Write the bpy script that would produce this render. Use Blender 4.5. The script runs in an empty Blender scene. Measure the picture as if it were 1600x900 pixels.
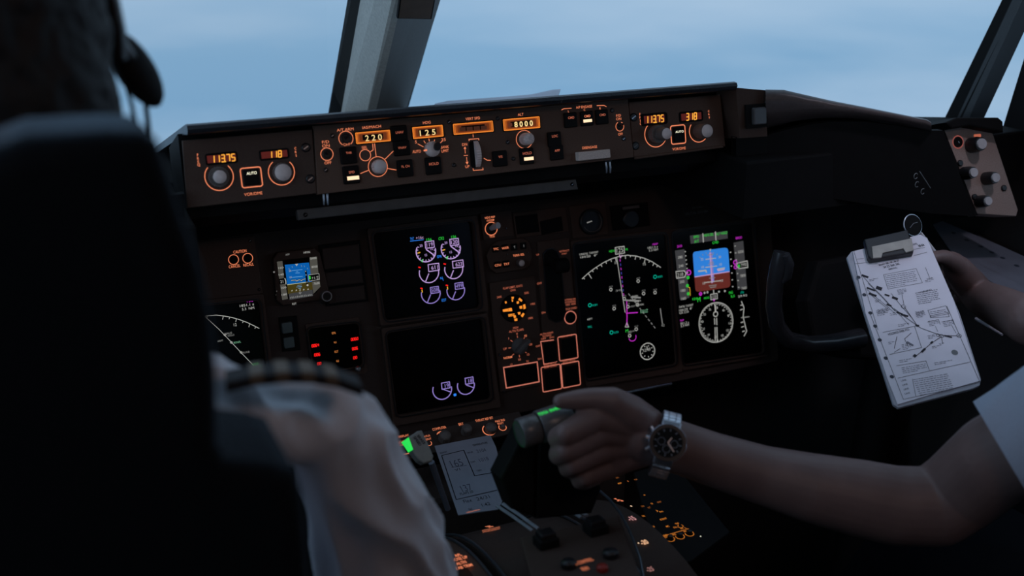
import bpy, bmesh, math, random
import numpy as np
from mathutils import Vector, Matrix, noise
random.seed(7)
SC = bpy.context.scene
COL = SC.collection

# ------------------------------------------------------------------ camera
F = 1650.0
CAM = Vector((-.54, 0, 1.35))
_a = Vector((3980, -605, F)).normalized()
_d = Vector((.09, 1, -(_a.x * .09 + _a.y) / _a.z)).normalized()
_u = -_d
_n = _a.cross(_u)
if _n.z > 0: _n = -_n
TILT = math.radians(12)
_Z = _u * math.cos(TILT) + _n * math.sin(TILT)
_Y = _u * math.sin(TILT) - _n * math.cos(TILT)
ROT = Matrix((_a, _Y, _Z))                      # camera (right, down, forward) -> aircraft axes
cd = bpy.data.cameras.new('camera'); cam = bpy.data.objects.new('camera', cd); COL.objects.link(cam)
rt, dn, fw = ROT @ Vector((1, 0, 0)), ROT @ Vector((0, 1, 0)), ROT @ Vector((0, 0, 1))
cam.matrix_world = Matrix.Translation(CAM) @ Matrix((rt, -dn, -fw)).transposed().to_4x4()
cd.sensor_width = 36; cd.lens = F / 1600 * 36; cd.clip_start = .02
cd.dof.use_dof = True; cd.dof.focus_distance = 1.50; cd.dof.aperture_fstop = 3.7
SC.camera = cam

# ------------------------------------------------------------------ sky and exposure
SC.view_settings.view_transform = 'Standard'; SC.view_settings.look = 'None'
SC.view_settings.exposure = 0; SC.view_settings.gamma = 1; SC.view_settings.use_curve_mapping = False
W = bpy.data.worlds.new('dusk_sky'); SC.world = W; W.use_nodes = True
nt = W.node_tree; nt.nodes.clear(); N = nt.nodes.new; L = nt.links.new
out = N('ShaderNodeOutputWorld'); bg = N('ShaderNodeBackground'); L(bg.outputs[0], out.inputs[0])
tc = N('ShaderNodeTexCoord'); sep = N('ShaderNodeSeparateXYZ'); L(tc.outputs['Generated'], sep.inputs[0])
elev = N('ShaderNodeMapRange'); L(sep.outputs['Z'], elev.inputs['Value']); elev.inputs['From Min'].default_value = -.20; elev.inputs['From Max'].default_value = -.04
rampz = N('ShaderNodeValToRGB'); L(elev.outputs[0], rampz.inputs[0])
e = rampz.color_ramp.elements
e[0].position = 0; e[0].color = (.190, .375, .590, 1)
e[1].position = 1; e[1].color = (.330, .505, .705, 1)
k = rampz.color_ramp.elements.new(.5); k.color = (.215, .400, .610, 1)
mp = N('ShaderNodeMapping'); mp.inputs['Scale'].default_value = (1.4, 1.4, 7); L(tc.outputs['Generated'], mp.inputs[0])
nz = N('ShaderNodeTexNoise'); nz.inputs['Scale'].default_value = 1.6; nz.inputs['Detail'].default_value = 6; L(mp.outputs[0], nz.inputs['Vector'])
cr = N('ShaderNodeValToRGB'); L(nz.outputs['Fac'], cr.inputs[0])
cr.color_ramp.elements[0].position = .38; cr.color_ramp.elements[0].color = (0, 0, 0, 1)
cr.color_ramp.elements[1].position = .64; cr.color_ramp.elements[1].color = (.75, .75, .75, 1)
mx = N('ShaderNodeMixRGB'); L(cr.outputs[0], mx.inputs[0]); L(rampz.outputs[0], mx.inputs[1]); mx.inputs[2].default_value = (.42, .57, .74, 1)
L(mx.outputs[0], bg.inputs[0])
# sky strength raised abeam, outside the view, to add light through the side windows
ab = N('ShaderNodeMath'); ab.operation = 'ABSOLUTE'; L(sep.outputs['X'], ab.inputs[0])
m1 = N('ShaderNodeMath'); m1.operation = 'MULTIPLY'; m1.inputs[1].default_value = .98; L(ab.outputs[0], m1.inputs[0])
m2 = N('ShaderNodeMath'); m2.operation = 'MULTIPLY_ADD'; m2.inputs[1].default_value = -.2; L(sep.outputs['Y'], m2.inputs[0]); L(m1.outputs[0], m2.inputs[2])
mr = N('ShaderNodeMapRange'); mr.interpolation_type = 'SMOOTHSTEP'; mr.inputs['From Min'].default_value = .66; mr.inputs['From Max'].default_value = .92; mr.inputs['To Min'].default_value = 1.0; mr.inputs['To Max'].default_value = 2.1
L(m2.outputs[0], mr.inputs['Value']); L(mr.outputs[0], bg.inputs[1])

# dim warm fill: unseen dome lamp added at the ceiling behind the crew
def area(name, loc, tgt, size, power, color):
    l = bpy.data.lights.new(name, 'AREA'); l.size = size; l.energy = power; l.color = color
    o = bpy.data.objects.new(name, l); COL.objects.link(o); o.location = loc
    o.rotation_euler = (Vector(tgt) - Vector(loc)).to_track_quat('-Z', 'Y').to_euler(); return o
area('dome_fill_lamp', (-.05, -.10, 1.70), (.15, 1.25, .85), .22, 1.10, (1, .66, .54))
sl = bpy.data.lights.new('clipboard_fill_spot', 'SPOT'); sl.energy = 7.5; sl.color = (.90, .82, 1); sl.spot_size = math.radians(48); sl.spot_blend = .9; sl.shadow_soft_size = .04  # cool spot added out of view to brighten the clipboard
so = bpy.data.objects.new('clipboard_fill_spot', sl); COL.objects.link(so); so.location = (.64, .78, 1.66); so.rotation_euler = (Vector((.66, 1.12, .93)) - Vector((.64, .78, 1.66))).to_track_quat('-Z', 'Y').to_euler()

# ------------------------------------------------------------------ materials
MATS = {}
def mat(name, color, rough=.55, metal=0, spec=.5, var=.12, scale=60, bump=.0, emit=None, strength=1, wear=None, wear_at=.62, coat=0, wear_scale=25):
    if name in MATS: return MATS[name]
    m = bpy.data.materials.new(name); m.use_nodes = True; nt = m.node_tree; nt.nodes.clear()
    N = nt.nodes.new; L = nt.links.new
    o = N('ShaderNodeOutputMaterial'); b = N('ShaderNodeBsdfPrincipled'); L(b.outputs[0], o.inputs[0])
    b.inputs['Roughness'].default_value = rough; b.inputs['Metallic'].default_value = metal
    b.inputs['Specular IOR Level'].default_value = spec; b.inputs['Coat Weight'].default_value = coat
    t = N('ShaderNodeTexCoord'); z = N('ShaderNodeTexNoise'); z.inputs['Scale'].default_value = scale; z.inputs['Detail'].default_value = 4
    L(t.outputs['Object'], z.inputs['Vector'])
    r = N('ShaderNodeValToRGB'); L(z.outputs['Fac'], r.inputs[0])
    r.color_ramp.elements[0].position = .3; r.color_ramp.elements[1].position = .7
    r.color_ramp.elements[0].color = tuple(c * (1 - var) for c in color[:3]) + (1,)
    r.color_ramp.elements[1].color = tuple(min(1, c * (1 + var)) for c in color[:3]) + (1,)
    src = r.outputs[0]
    if wear:
        z2 = N('ShaderNodeTexNoise'); z2.inputs['Scale'].default_value = wear_scale; z2.inputs['Detail'].default_value = 9; z2.inputs['Roughness'].default_value = .75
        L(t.outputs['Object'], z2.inputs['Vector'])
        r2 = N('ShaderNodeValToRGB'); L(z2.outputs['Fac'], r2.inputs[0]); r2.color_ramp.elements[0].position = wear_at; r2.color_ramp.elements[1].position = wear_at + .03
        x = N('ShaderNodeMixRGB'); L(r2.outputs[0], x.inputs[0]); L(src, x.inputs[1]); x.inputs[2].default_value = tuple(wear) + (1,); src = x.outputs[0]
    L(src, b.inputs['Base Color'])
    if bump:
        bp = N('ShaderNodeBump'); bp.inputs['Strength'].default_value = bump; bp.inputs['Distance'].default_value = .001
        L(z.outputs['Fac'], bp.inputs['Height']); L(bp.outputs[0], b.inputs['Normal'])
    if emit:
        b.inputs['Emission Color'].default_value = tuple(emit) + (1,); b.inputs['Emission Strength'].default_value = strength
    MATS[name] = m; return m
def glow(name, color, s=1.0): return mat(name, (.02, .02, .02), .6, emit=color, strength=s, var=0)
def glassmat(name, tint=(1, 1, 1), gloss=.06):
    m = bpy.data.materials.new(name); m.use_nodes = True; nt = m.node_tree; nt.nodes.clear(); N = nt.nodes.new; L = nt.links.new
    o = N('ShaderNodeOutputMaterial'); t = N('ShaderNodeBsdfTransparent'); t.inputs[0].default_value = tint + (1,)
    g = N('ShaderNodeBsdfGlossy'); g.inputs['Roughness'].default_value = .02; x = N('ShaderNodeMixShader')
    f = N('ShaderNodeFresnel'); f.inputs[0].default_value = 1.3
    mu = N('ShaderNodeMath'); mu.operation = 'MULTIPLY'; mu.inputs[1].default_value = gloss; L(f.outputs[0], mu.inputs[0])
    L(mu.outputs[0], x.inputs[0]); L(t.outputs[0], x.inputs[1]); L(g.outputs[0], x.inputs[2]); L(x.outputs[0], o.inputs[0]); MATS[name] = m; return m

PANEL = mat('panel_grey_brown', (.125, .074, .054), .6, spec=.2, bump=.25, scale=900, wear=(.13, .105, .095), wear_at=.70, wear_scale=60)
PANEL2 = mat('panel_grey_brown_dull', (.085, .052, .040), .65, spec=.2, bump=.25, scale=900, wear=(.10, .085, .08), wear_at=.72, wear_scale=70)
BOARD = mat('board_dark_grey', (.058, .039, .032), .7, spec=.2, bump=.3, scale=700)
BLACK = mat('matt_black', (.007, .0065, .0065), .75, spec=.15)
SATIN = mat('satin_black', (.012, .012, .014), .35)
BTN = mat('button_black', (.006, .005, .005), .55, spec=.15)
SCREEN = mat('screen_glass', (.001, .001, .0012), .22, spec=.35, var=0)
KNOBG = mat('knob_grey', (.80, .66, .62), .5, wear=(.62, .52, .50), wear_at=.6)
KNOBD = mat('knob_dark_grey', (.14, .115, .105), .55, wear=(.22, .19, .17), wear_at=.60, wear_scale=300)
METAL = mat('brushed_steel', (.62, .64, .70), .36, 1, wear=(.35, .36, .4), wear_at=.6)
GLARE = mat('glareshield_vinyl', (.022, .024, .030), .38, bump=.6, scale=350, wear=(.26, .22, .20), wear_at=.64, wear_scale=55)
ORG = glow('backlight_orange', (.95, .26, .12), .92)
ORGD = glow('backlight_orange_dim', (1.0, .25, .14), .42)
ORGV = glow('backlight_orange_faint', (1.0, .25, .10), .16)
AMB = glow('digit_amber', (1.0, .42, .045), 1.0)
AMBW = glow('drum_digit_cream', (1.0, .72, .30), 1.0)
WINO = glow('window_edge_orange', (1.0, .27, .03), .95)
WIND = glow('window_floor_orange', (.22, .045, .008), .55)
REDW = glow('readout_red_glass', (.14, .012, .006), .55)
LITB = glow('light_bar_white', (1.0, .68, .42), 1.3)
LITW = glow('legend_white', (1, .95, .70), 1.2)
RED = glow('digit_red', (1, .01, .008), 1.0)
ORG2 = glow('label_amber_dim', (.8, .25, .06), .8)
S_WH = glow('trace_white', (.62, .62, .58), .62)
S_WHD = glow('trace_white_dim', (.45, .45, .43), .45)
S_MAG = glow('trace_magenta', (.62, .03, .62), .8)
S_PUR = glow('trace_violet', (.58, .38, .78), .85)
S_PURD = glow('trace_violet_dim', (.30, .22, .62), .9)
S_GRN = glow('trace_green', (.03, .75, .06), .8)
S_TEAL = glow('trace_teal', (.0, .5, .33), .8)
S_BLU = glow('trace_blue', (.03, .25, .95), .9)
S_CYA = glow('trace_cyan_line', (.2, .5, .85), .8)
S_SKY = glow('attitude_sky', (.03, .24, .78), .85)
S_GND = glow('attitude_ground', (.13, .022, .016), .9)
S_SKY2 = glow('standby_sky', (.0, .11, .42), .9)
S_GND2 = glow('standby_ground', (.055, .04, .003), .9)
S_TAPE = glow('tape_grey', (.045, .045, .048), .9)
S_TAPE2 = glow('tape_grey_warm', (.075, .072, .06), .9)
S_YEL = glow('trace_amber', (.9, .45, .03), .9)
S_PNK = glow('trace_pink', (.62, .36, .62), .8)
INK = mat('ink', (.012, .012, .02), .7, var=0)
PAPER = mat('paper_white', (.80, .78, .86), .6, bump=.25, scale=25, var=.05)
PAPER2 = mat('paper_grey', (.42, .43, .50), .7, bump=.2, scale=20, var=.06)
SKIN = mat('skin', (.19, .122, .113), .5, var=.10, scale=28, bump=.5)
NAIL = mat('nail', (.5, .30, .26), .3)
SHIRT = mat('shirt_white', (.66, .68, .74), .8, bump=.3, scale=400, var=.03)
HAIR = mat('hair_dark', (.006, .005, .005), .65, spec=.3, bump=1.0, scale=90)
FABRIC = mat('seat_fabric_dark', (.0035, .004, .005), .9, bump=.8, scale=220, spec=.1)
_b = FABRIC.node_tree.nodes['Principled BSDF']; _b.inputs['Sheen Weight'].default_value = .35; _b.inputs['Sheen Roughness'].default_value = .35; _b.inputs['Sheen Tint'].default_value = (.6, .8, 1, 1)
TROUSER = mat('trouser_navy', (.004, .0045, .007), .9, spec=.1, bump=.3, scale=300)
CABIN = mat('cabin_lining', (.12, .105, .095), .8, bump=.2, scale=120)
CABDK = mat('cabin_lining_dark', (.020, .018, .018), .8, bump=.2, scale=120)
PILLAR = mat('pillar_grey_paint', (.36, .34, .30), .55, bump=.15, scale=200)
PILLARD = mat('pillar_dark_trim', (.060, .050, .042), .6, bump=.15, scale=200)  # darker trim colour for the right face of the pillar
BEIGE = mat('side_panel_beige', (.36, .27, .23), .6, bump=.2, scale=500)
GLASS = glassmat('window_glass')

# ------------------------------------------------------------------ mesh builder
def triangulate_round(cx, cy, w, h, r, seg=5):
    r = max(1e-6, min(r, w / 2, h / 2)); pts = []
    for (sx, sy, a0) in ((1, 1, 0), (-1, 1, 90), (-1, -1, 180), (1, -1, 270)):
        for i in range(seg + 1):
            a = math.radians(a0 + 90 * i / seg)
            pts.append((cx + sx * (w / 2 - r) + r * math.cos(a), cy + sy * (h / 2 - r) + r * math.sin(a)))
    return pts
def inset(poly, d):
    n = len(poly); res = []
    for i in range(n):
        p0, p1, p2 = Vector(poly[i - 1][:2]), Vector(poly[i][:2]), Vector(poly[(i + 1) % n][:2])
        e1, e2 = (p1 - p0), (p2 - p1)
        if e1.length < 1e-9: e1 = e2
        if e2.length < 1e-9: e2 = e1
        e1, e2 = e1.normalized(), e2.normalized()
        n1, n2 = Vector((-e1.y, e1.x)), Vector((-e2.y, e2.x)); b = n1 + n2
        b = b.normalized() if b.length > 1e-6 else n1
        c = max(.45, b.dot(n1)); res.append(tuple(p1 + b * (d / c)))
    return res
def ccw(poly):
    s = sum(poly[i - 1][0] * poly[i][1] - poly[i][0] * poly[i - 1][1] for i in range(len(poly)))
    return list(poly) if s > 0 else list(poly)[::-1]
TEXTS = {}
def glyphs(s, bold=.0):
    key = (s, bold)
    if key not in TEXTS:
        c = bpy.data.curves.new('t', 'FONT'); c.body = s; c.size = 1; c.resolution_u = 3; c.offset = bold; c.fill_mode = 'FRONT'
        c.space_line = .95; c.align_x = 'CENTER'
        o = bpy.data.objects.new('t', c); COL.objects.link(o); bpy.context.view_layer.update()
        me = bpy.data.meshes.new_from_object(o.evaluated_get(bpy.context.evaluated_depsgraph_get()))
        v = [(q.co.x, q.co.y) for q in me.vertices]; f = [tuple(p.vertices) for p in me.polygons]
        bpy.data.objects.remove(o); bpy.data.curves.remove(c); bpy.data.meshes.remove(me)
        if v:
            xs = [a for a, b in v]; ys = [b for a, b in v]
            TEXTS[key] = (v, f, min(xs), max(xs), min(ys), max(ys))
        else: TEXTS[key] = ([], [], 0, 1, 0, 1)
    return TEXTS[key]
SEG = {'0': 'abcdef', '1': 'bc', '2': 'abged', '3': 'abgcd', '4': 'fgbc', '5': 'afgcd', '6': 'afgedc', '7': 'abc', '8': 'abcdefg', '9': 'abcdfg', '-': 'g'}
SEGL = {'a': (0, 1, 1, 1), 'b': (1, 1, 1, .5), 'c': (1, .5, 1, 0), 'd': (0, 0, 1, 0), 'e': (0, .5, 0, 0), 'f': (0, 1, 0, .5), 'g': (0, .5, 1, .5)}

class MB:
    def __init__(s): s.v = []; s.f = []; s.m = []; s.mats = []; s.sm = []
    def mi(s, m):
        if m not in s.mats: s.mats.append(m)
        return s.mats.index(m)
    def add(s, vs, fs, m, smooth=False):
        b = len(s.v); s.v += [tuple(p) for p in vs]; k = s.mi(m)
        for f in fs: s.f.append(tuple(b + i for i in f)); s.m.append(k); s.sm.append(smooth)
    def poly(s, pts, m): s.add(pts, [tuple(range(len(pts)))], m)
    def flat(s, pts2, z, m): s.poly([(x, y, z) for x, y in ccw(pts2)], m)
    def prism(s, poly, z0, z1, m, bev=0, steps=1, base=True, smooth=False, top=None):
        poly = ccw(poly); n = len(poly); rings = [(poly, z0)]
        if bev > 0:
            for i in range(steps + 1):
                a = math.pi / 2 * i / steps if steps > 1 else (0 if i == 0 else math.pi / 2)
                rings.append((inset(poly, bev * (1 - math.cos(a))) if i else poly, z1 - bev * (1 - math.sin(a))))
        else: rings.append((poly, z1))
        vs = [(x, y, z) for r, z in rings for x, y in r]; fs = []
        for k in range(len(rings) - 1):
            for i in range(n):
                j = (i + 1) % n; fs.append((k * n + i, k * n + j, (k + 1) * n + j, (k + 1) * n + i))
        s.add(vs, fs, m, smooth); k = len(rings) - 1
        s.add([(x, y, rings[k][1]) for x, y in rings[k][0]], [tuple(range(n))], top or m)
        if base: s.add([(x, y, z0) for x, y in poly], [tuple(range(n))[::-1]], m)
    def rbox(s, cx, cy, w, h, z0, z1, m, r=.001, bev=.0008, rot=0, seg=4, top=None):
        p = triangulate_round(cx, cy, w, h, r, seg)
        if rot: c, q = math.cos(rot), math.sin(rot); p = [(cx + (x - cx) * c - (y - cy) * q, cy + (x - cx) * q + (y - cy) * c) for x, y in p]
        s.prism(p, z0, z1, m, bev, 2, top=top)
    def frame(s, po, pi, z0, z1, m):          # wall between two outlines of the same vertex count
        po, pi = ccw(po), ccw(pi); n = len(po)
        vs = [(x, y, z0) for x, y in po] + [(x, y, z1) for x, y in po] + [(x, y, z1) for x, y in pi] + [(x, y, z0) for x, y in pi]; fs = []
        for k in range(3):
            for i in range(n):
                j = (i + 1) % n; fs.append((k * n + i, k * n + j, (k + 1) * n + j, (k + 1) * n + i))
        s.add(vs, fs, m)
    def slope(s, po, zo, pi, zi, m):
        po, pi = ccw(po), ccw(pi); n = len(po)
        s.add([(x, y, zo) for x, y in po] + [(x, y, zi) for x, y in pi], [(i, (i + 1) % n, n + (i + 1) % n, n + i) for i in range(n)], m)
    def lathe(s, cx, cy, prof, m, seg=28, flute=0, depth=.06, M=None, captop=None):
        vs = []; n = seg
        for r, z in prof:
            for i in range(n):
                a = 2 * math.pi * i / n; q = r * (1 - (depth if flute and (i % 2) else 0)); vs.append(Vector((cx + q * math.cos(a), cy + q * math.sin(a), z)))
        if M: vs = [M @ v for v in vs]
        fs = [(k * n + i, k * n + (i + 1) % n, (k + 1) * n + (i + 1) % n, (k + 1) * n + i) for k in range(len(prof) - 1) for i in range(n)]
        s.add(vs, fs, m, not flute); b = (len(prof) - 1) * n
        s.add(vs[b:], [tuple(range(n))], captop or m); s.add(vs[:n], [tuple(range(n))[::-1]], m)
    def ring(s, cx, cy, r, w, z, m, a0=0, a1=360, seg=40, kx=1, ky=1):
        full = abs(a1 - a0) >= 359.9; n = max(3, int(seg * abs(a1 - a0) / 360)); vs = []
        for i in range(n + (0 if full else 1)):
            a = math.radians(a0 + (a1 - a0) * i / n)
            for q in (r - w / 2, r + w / 2): vs.append((cx + q * kx * math.cos(a), cy + q * ky * math.sin(a), z))
        t = len(vs) // 2
        s.add(vs, [(2 * i, 2 * i + 1, 2 * ((i + 1) % t) + 1, 2 * ((i + 1) % t)) for i in range(n)], m)
    def stroke(s, pts, w, z, m, closed=False):
        P = [Vector(p[:2]) for p in pts]; n = len(P); vs = []
        for i in range(n):
            a = P[i - 1] if (i > 0 or closed) else None; c = P[(i + 1) % n] if (i < n - 1 or closed) else None
            t1 = (P[i] - a).normalized() if a is not None and (P[i] - a).length > 1e-9 else None
            t2 = (c - P[i]).normalized() if c is not None and (c - P[i]).length > 1e-9 else None
            t1 = t1 or t2; t2 = t2 or t1
            if t1 is None: return
            nn = Vector((-t1.y, t1.x)) + Vector((-t2.y, t2.x))
            nn = nn.normalized() if nn.length > 1e-5 else Vector((-t1.y, t1.x))
            k = w / 2 / max(.5, nn.dot(Vector((-t1.y, t1.x)))); vs += [tuple(P[i] + nn * k) + (z,), tuple(P[i] - nn * k) + (z,)]
        e = n if closed else n - 1
        s.add(vs, [(2 * i, 2 * i + 1, 2 * ((i + 1) % n) + 1, 2 * ((i + 1) % n)) for i in range(e)], m)
    def text(s, t, cx, cy, h, z, m, w=None, rot=0, bold=.012, align='C', wf=.92):
        v, f, x0, x1, y0, y1 = glyphs(t, bold)
        if not v: return
        H = glyphs('H', 0.0); ky = h / (H[5] - H[4]); kx = ky * wf
        if w: kx = w / (x1 - x0)
        mxx, myy = (x0 + x1) / 2, (y0 + y1) / 2
        if align == 'L': mxx = x0
        c, q = math.cos(rot), math.sin(rot)
        vs = []
        for a, b in v:
            a, b = (a - mxx) * kx, (b - myy) * ky; vs.append((cx + a * c - b * q, cy + a * q + b * c, z))
        s.add(vs, f, m)
    def seg7(s, t, cx, cy, h, z, m, w=None, th=.15, slant=.08):
        n = sum(1 for ch in t if ch != '.'); w = w or n * h * .78; cw = w / n; x = cx - w / 2; gw = cw * .62
        for ch in t:
            if ch == '.': s.rbox(x - cw * .1, cy - h / 2, h * th, h * th, z, z + .0001, m, r=0, bev=0, seg=1); continue
            for sg in SEG.get(ch, ''):
                a, b, c, d = SEGL[sg]; ox = x + cw * .19
                f = lambda q, r: (ox + q * gw + (r - .5) * h * slant, cy + (r - .5) * h)
                s.stroke([f(a, b), f(c, d)], h * th, z, m)
            x += cw
    def tube(s, pts, rad, m, seg=12, caps=True, flat=1.0):
        P = [Vector(p) for p in pts]; n = len(P); R = rad if isinstance(rad, (list, tuple)) else [rad] * n
        t = (P[1] - P[0]).normalized(); up = Vector((0, 0, 1)) if abs(t.z) < .9 else Vector((1, 0, 0))
        x = t.cross(up).normalized(); vs = []
        for i in range(n):
            t = ((P[min(i + 1, n - 1)] - P[max(i - 1, 0)])).normalized(); x = (x - t * x.dot(t)).normalized(); y = t.cross(x)
            for k in range(seg):
                a = 2 * math.pi * k / seg; vs.append(P[i] + x * R[i] * math.cos(a) + y * R[i] * flat * math.sin(a))
        s.add(vs, [(i * seg + k, i * seg + (k + 1) % seg, (i + 1) * seg + (k + 1) % seg, (i + 1) * seg + k) for i in range(n - 1) for k in range(seg)], m, True)
        if caps:
            s.add(vs[:seg], [tuple(range(seg))[::-1]], m); s.add(vs[-seg:], [tuple(range(seg))], m)
    def box3(s, c, sx, sy, sz, m, M=None, bev=0):      # box with chamfered edges, optional local axes
        M = M or Matrix.Identity(3); c = Vector(c); b = MB(); b.prism(triangulate_round(0, 0, sx, sy, bev * 1.2 if bev else 1e-5, 3 if bev else 1), -sz / 2, sz / 2, m, bev, 2)
        s.add([c + M @ Vector(v) for v in b.v], b.f, m)
    def cyl3(s, a, b, r, m, r2=None, seg=20, bev=0):
        a, b = Vector(a), Vector(b); d = (b - a); l = d.length; q = d.to_track_quat('Z', 'Y').to_matrix().to_4x4(); M = Matrix.Translation(a) @ q
        r2 = r if r2 is None else r2
        prof = [(r, 0), (r2, l)] if not bev else [(r - bev, 0), (r, bev), (r2, l - bev), (r2 - bev, l)]
        s.lathe(0, 0, prof, m, seg, M=M)
    def build(s, name, parent=None, M=None, mods=None):
        me = bpy.data.meshes.new(name); vv = [tuple(M @ Vector(v)) for v in s.v] if M else s.v
        me.from_pydata(vv, [], s.f)
        for m in s.mats: me.materials.append(m)
        me.polygons.foreach_set('material_index', s.m); me.polygons.foreach_set('use_smooth', s.sm); me.update()
        o = bpy.data.objects.new(name, me); COL.objects.link(o)
        if parent: o.parent = parent
        return o
def tag(o, label, cat, group=None, kind=None):
    if label: o['label'] = label
    if cat: o['category'] = cat
    if group: o['group'] = group
    if kind: o['kind'] = kind
    return o
def struct(o): o['kind'] = 'structure'; return o
def ray(px, py):
    r = ROT @ Vector(((px - 800) / F, (py - 450) / F, 1)); return r / r.y
def PT(px, py, y): return CAM + ray(px, py) * y          # the point seen at that pixel, y metres ahead
def DEPTH(px, py, d): return CAM + ROT @ Vector(((px - 800) / F, (py - 450) / F, 1)) * d

class Frame:                                             # a plane in the aircraft, local axes u (right), v (up), n (out)
    def __init__(s, origin, u, v):
        s.o = Vector(origin); s.u = Vector(u).normalized(); s.v = Vector(v); s.v = (s.v - s.u * s.v.dot(s.u)).normalized(); s.n = s.u.cross(s.v)
    def at(s, px, py):
        d = ROT @ Vector(((px - 800) / F, (py - 450) / F, 1)); t = (s.o - CAM).dot(s.n) / d.dot(s.n); q = CAM + d * t - s.o
        return q.dot(s.u), q.dot(s.v)
    def matrix(s): return Matrix.Translation(s.o) @ Matrix((s.u, s.v, s.n)).transposed().to_4x4()
    def sub(s, px, py, lift=0):
        a, b = s.at(px, py); return Frame(s.o + s.u * a + s.v * b + s.n * lift, s.u, s.v)
    def world(s, a, b, c=0): return s.o + s.u * a + s.v * b + s.n * c
def up_tilt(deg): a = math.radians(deg); return Vector((0, math.sin(a), math.cos(a)))
XA = Vector((1, 0, 0))

class Panel:                                             # a thing lying on a Frame; its parts are drawn in photograph units
    def __init__(s, fr, px, py, name, label, cat, group=None, lift=0, u=None):
        s.f = fr.sub(px, py, lift); s.name = name
        s.e = bpy.data.objects.new(name, None); s.e.empty_display_size = .02; COL.objects.link(s.e); s.e.matrix_world = s.f.matrix(); tag(s.e, label, cat, group)
        s.T(0, 0, 1); s.k = (Vector(s.f.at(px + 10, py)) - Vector(s.f.at(px - 10, py))).length / 20; s.kv = abs(s.f.at(px, py - 10)[1] - s.f.at(px, py + 10)[1]) / 20
        s.z = 0; s.leg = MB()
    def T(s, ox, oy, sc): s.ox, s.oy, s.sc = ox, oy, sc
    def p(s, X, Y): return s.f.at(s.ox + X / s.sc, s.oy + Y / s.sc)
    def m(s, d): return d / s.sc * s.k
    def pts(s, L): return [s.p(*q) for q in L]
    def part(s, mb, name, parent=None): return mb.build(name, parent or s.e)
    # printed / lit marks go into one legend mesh
    def text(s, t, X, Y, h, m=ORG, w=None, bold=.0, mb=None, dz=.0004, align='C', rot=0, wf=.92):
        (mb or s.leg).text(t, *s.p(X, Y), s.m(h) * s.kv / s.k, s.z + dz, m, s.m(w) if w else None, rot, bold, align, wf * s.k / s.kv)
    def line(s, L, w, m=ORG, mb=None, dz=.0004, closed=False):
        w = w * .78 if m is ORG else w
        (mb or s.leg).stroke(s.pts(L), s.m(w), s.z + dz, m, closed)
    def circ(s, X, Y, r, w, m=ORG, a0=0, a1=360, mb=None, dz=.0004, seg=40):
        w = w * .78 if m is ORG else w
        (mb or s.leg).ring(*s.p(X, Y), s.m(r), s.m(w), s.z + dz, m, a0, a1, seg)
    def rect(s, X, Y, w, h, lw, m=ORG, r=0, mb=None, dz=.0004):
        (mb or s.leg).stroke(ccw(triangulate_round(*s.p(X, Y), s.m(w), s.m(h), s.m(r), 4)), s.m(lw), s.z + dz, m, True)
    def fill(s, L, m, mb=None, dz=.0002): (mb or s.leg).flat(s.pts(L), s.z + dz, m)
    def done(s, name='lettering'):
        if s.leg.f: s.leg.build(name, s.e)
        s.leg = MB()
    def screws(s, L, r=3, name='screw'):
        for (X, Y) in L:
            b = MB(); x, y = s.p(X, Y); R = s.m(r); b.lathe(x, y, [(R, s.z), (R, s.z + .0008), (R * .7, s.z + .0014)], BLACK if r < 8 else SATIN, 16)
            b.stroke([(x - R * .5, y - R * .3), (x + R * .5, y + R * .3)], R * .25, s.z + .0015, METAL if random.random() < .4 else KNOBD); s.part(b, name)
    def body(s, L, h, m=PANEL, bev=.001, name='faceplate'):
        b = MB(); b.prism(s.pts(L), 0, h, m, bev, 2); s.z = h; return s.part(b, name)
    def button(s, X, Y, w, h, t=None, tm=ORGD, lit=None, ty=None, th=None, d=.003, name='push_button', bar=None):
        b = MB(); x, y = s.p(X, Y); b.rbox(x, y, s.m(w), s.m(h), s.z, s.z + d, BTN, r=s.m(w) * .1, bev=s.m(w) * .07); o = s.part(b, name)
        if t or lit:
            q = MB()
            if t: s.text(t, X, ty if ty is not None else Y, th or h * .2, tm, mb=q, dz=d + .0003, bold=.01)
            if lit:
                (X2, Y2, w2, h2, mm) = lit; q.rbox(*s.p(X2, Y2), s.m(w2), s.m(h2), s.z + d, s.z + d + .0004, mm, r=0, bev=0, seg=1)
            s.part(q, 'legend', o)
        return o
    def knob(s, X, Y, r, h, m=KNOBD, cap=None, base=None, flute=True, name='knob', pointer=None):
        b = MB(); x, y = s.p(X, Y); R = s.m(r); H = s.m(h)
        if base: b.lathe(x, y, [(s.m(base[0]), s.z), (s.m(base[0]), s.z + s.m(base[1])), (s.m(base[0]) * .9, s.z + s.m(base[1]) * 1.08)], KNOBD, 48, 1, .05); z0 = s.z + s.m(base[1]) * 1.08
        else: z0 = s.z
        b.lathe(x, y, [(R, z0), (R, z0 + H * .85), (R * .9, z0 + H)], m, 40, 1 if flute else 0, .045); o = s.part(b, name)
        c = MB(); c.lathe(x, y, [(R * .86, z0 + H), (R * .84, z0 + H + .0006), (R * .1, z0 + H + .0008)], cap or KNOBG, 28); s.part(c, 'knob_cap', o)
        return o

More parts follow.
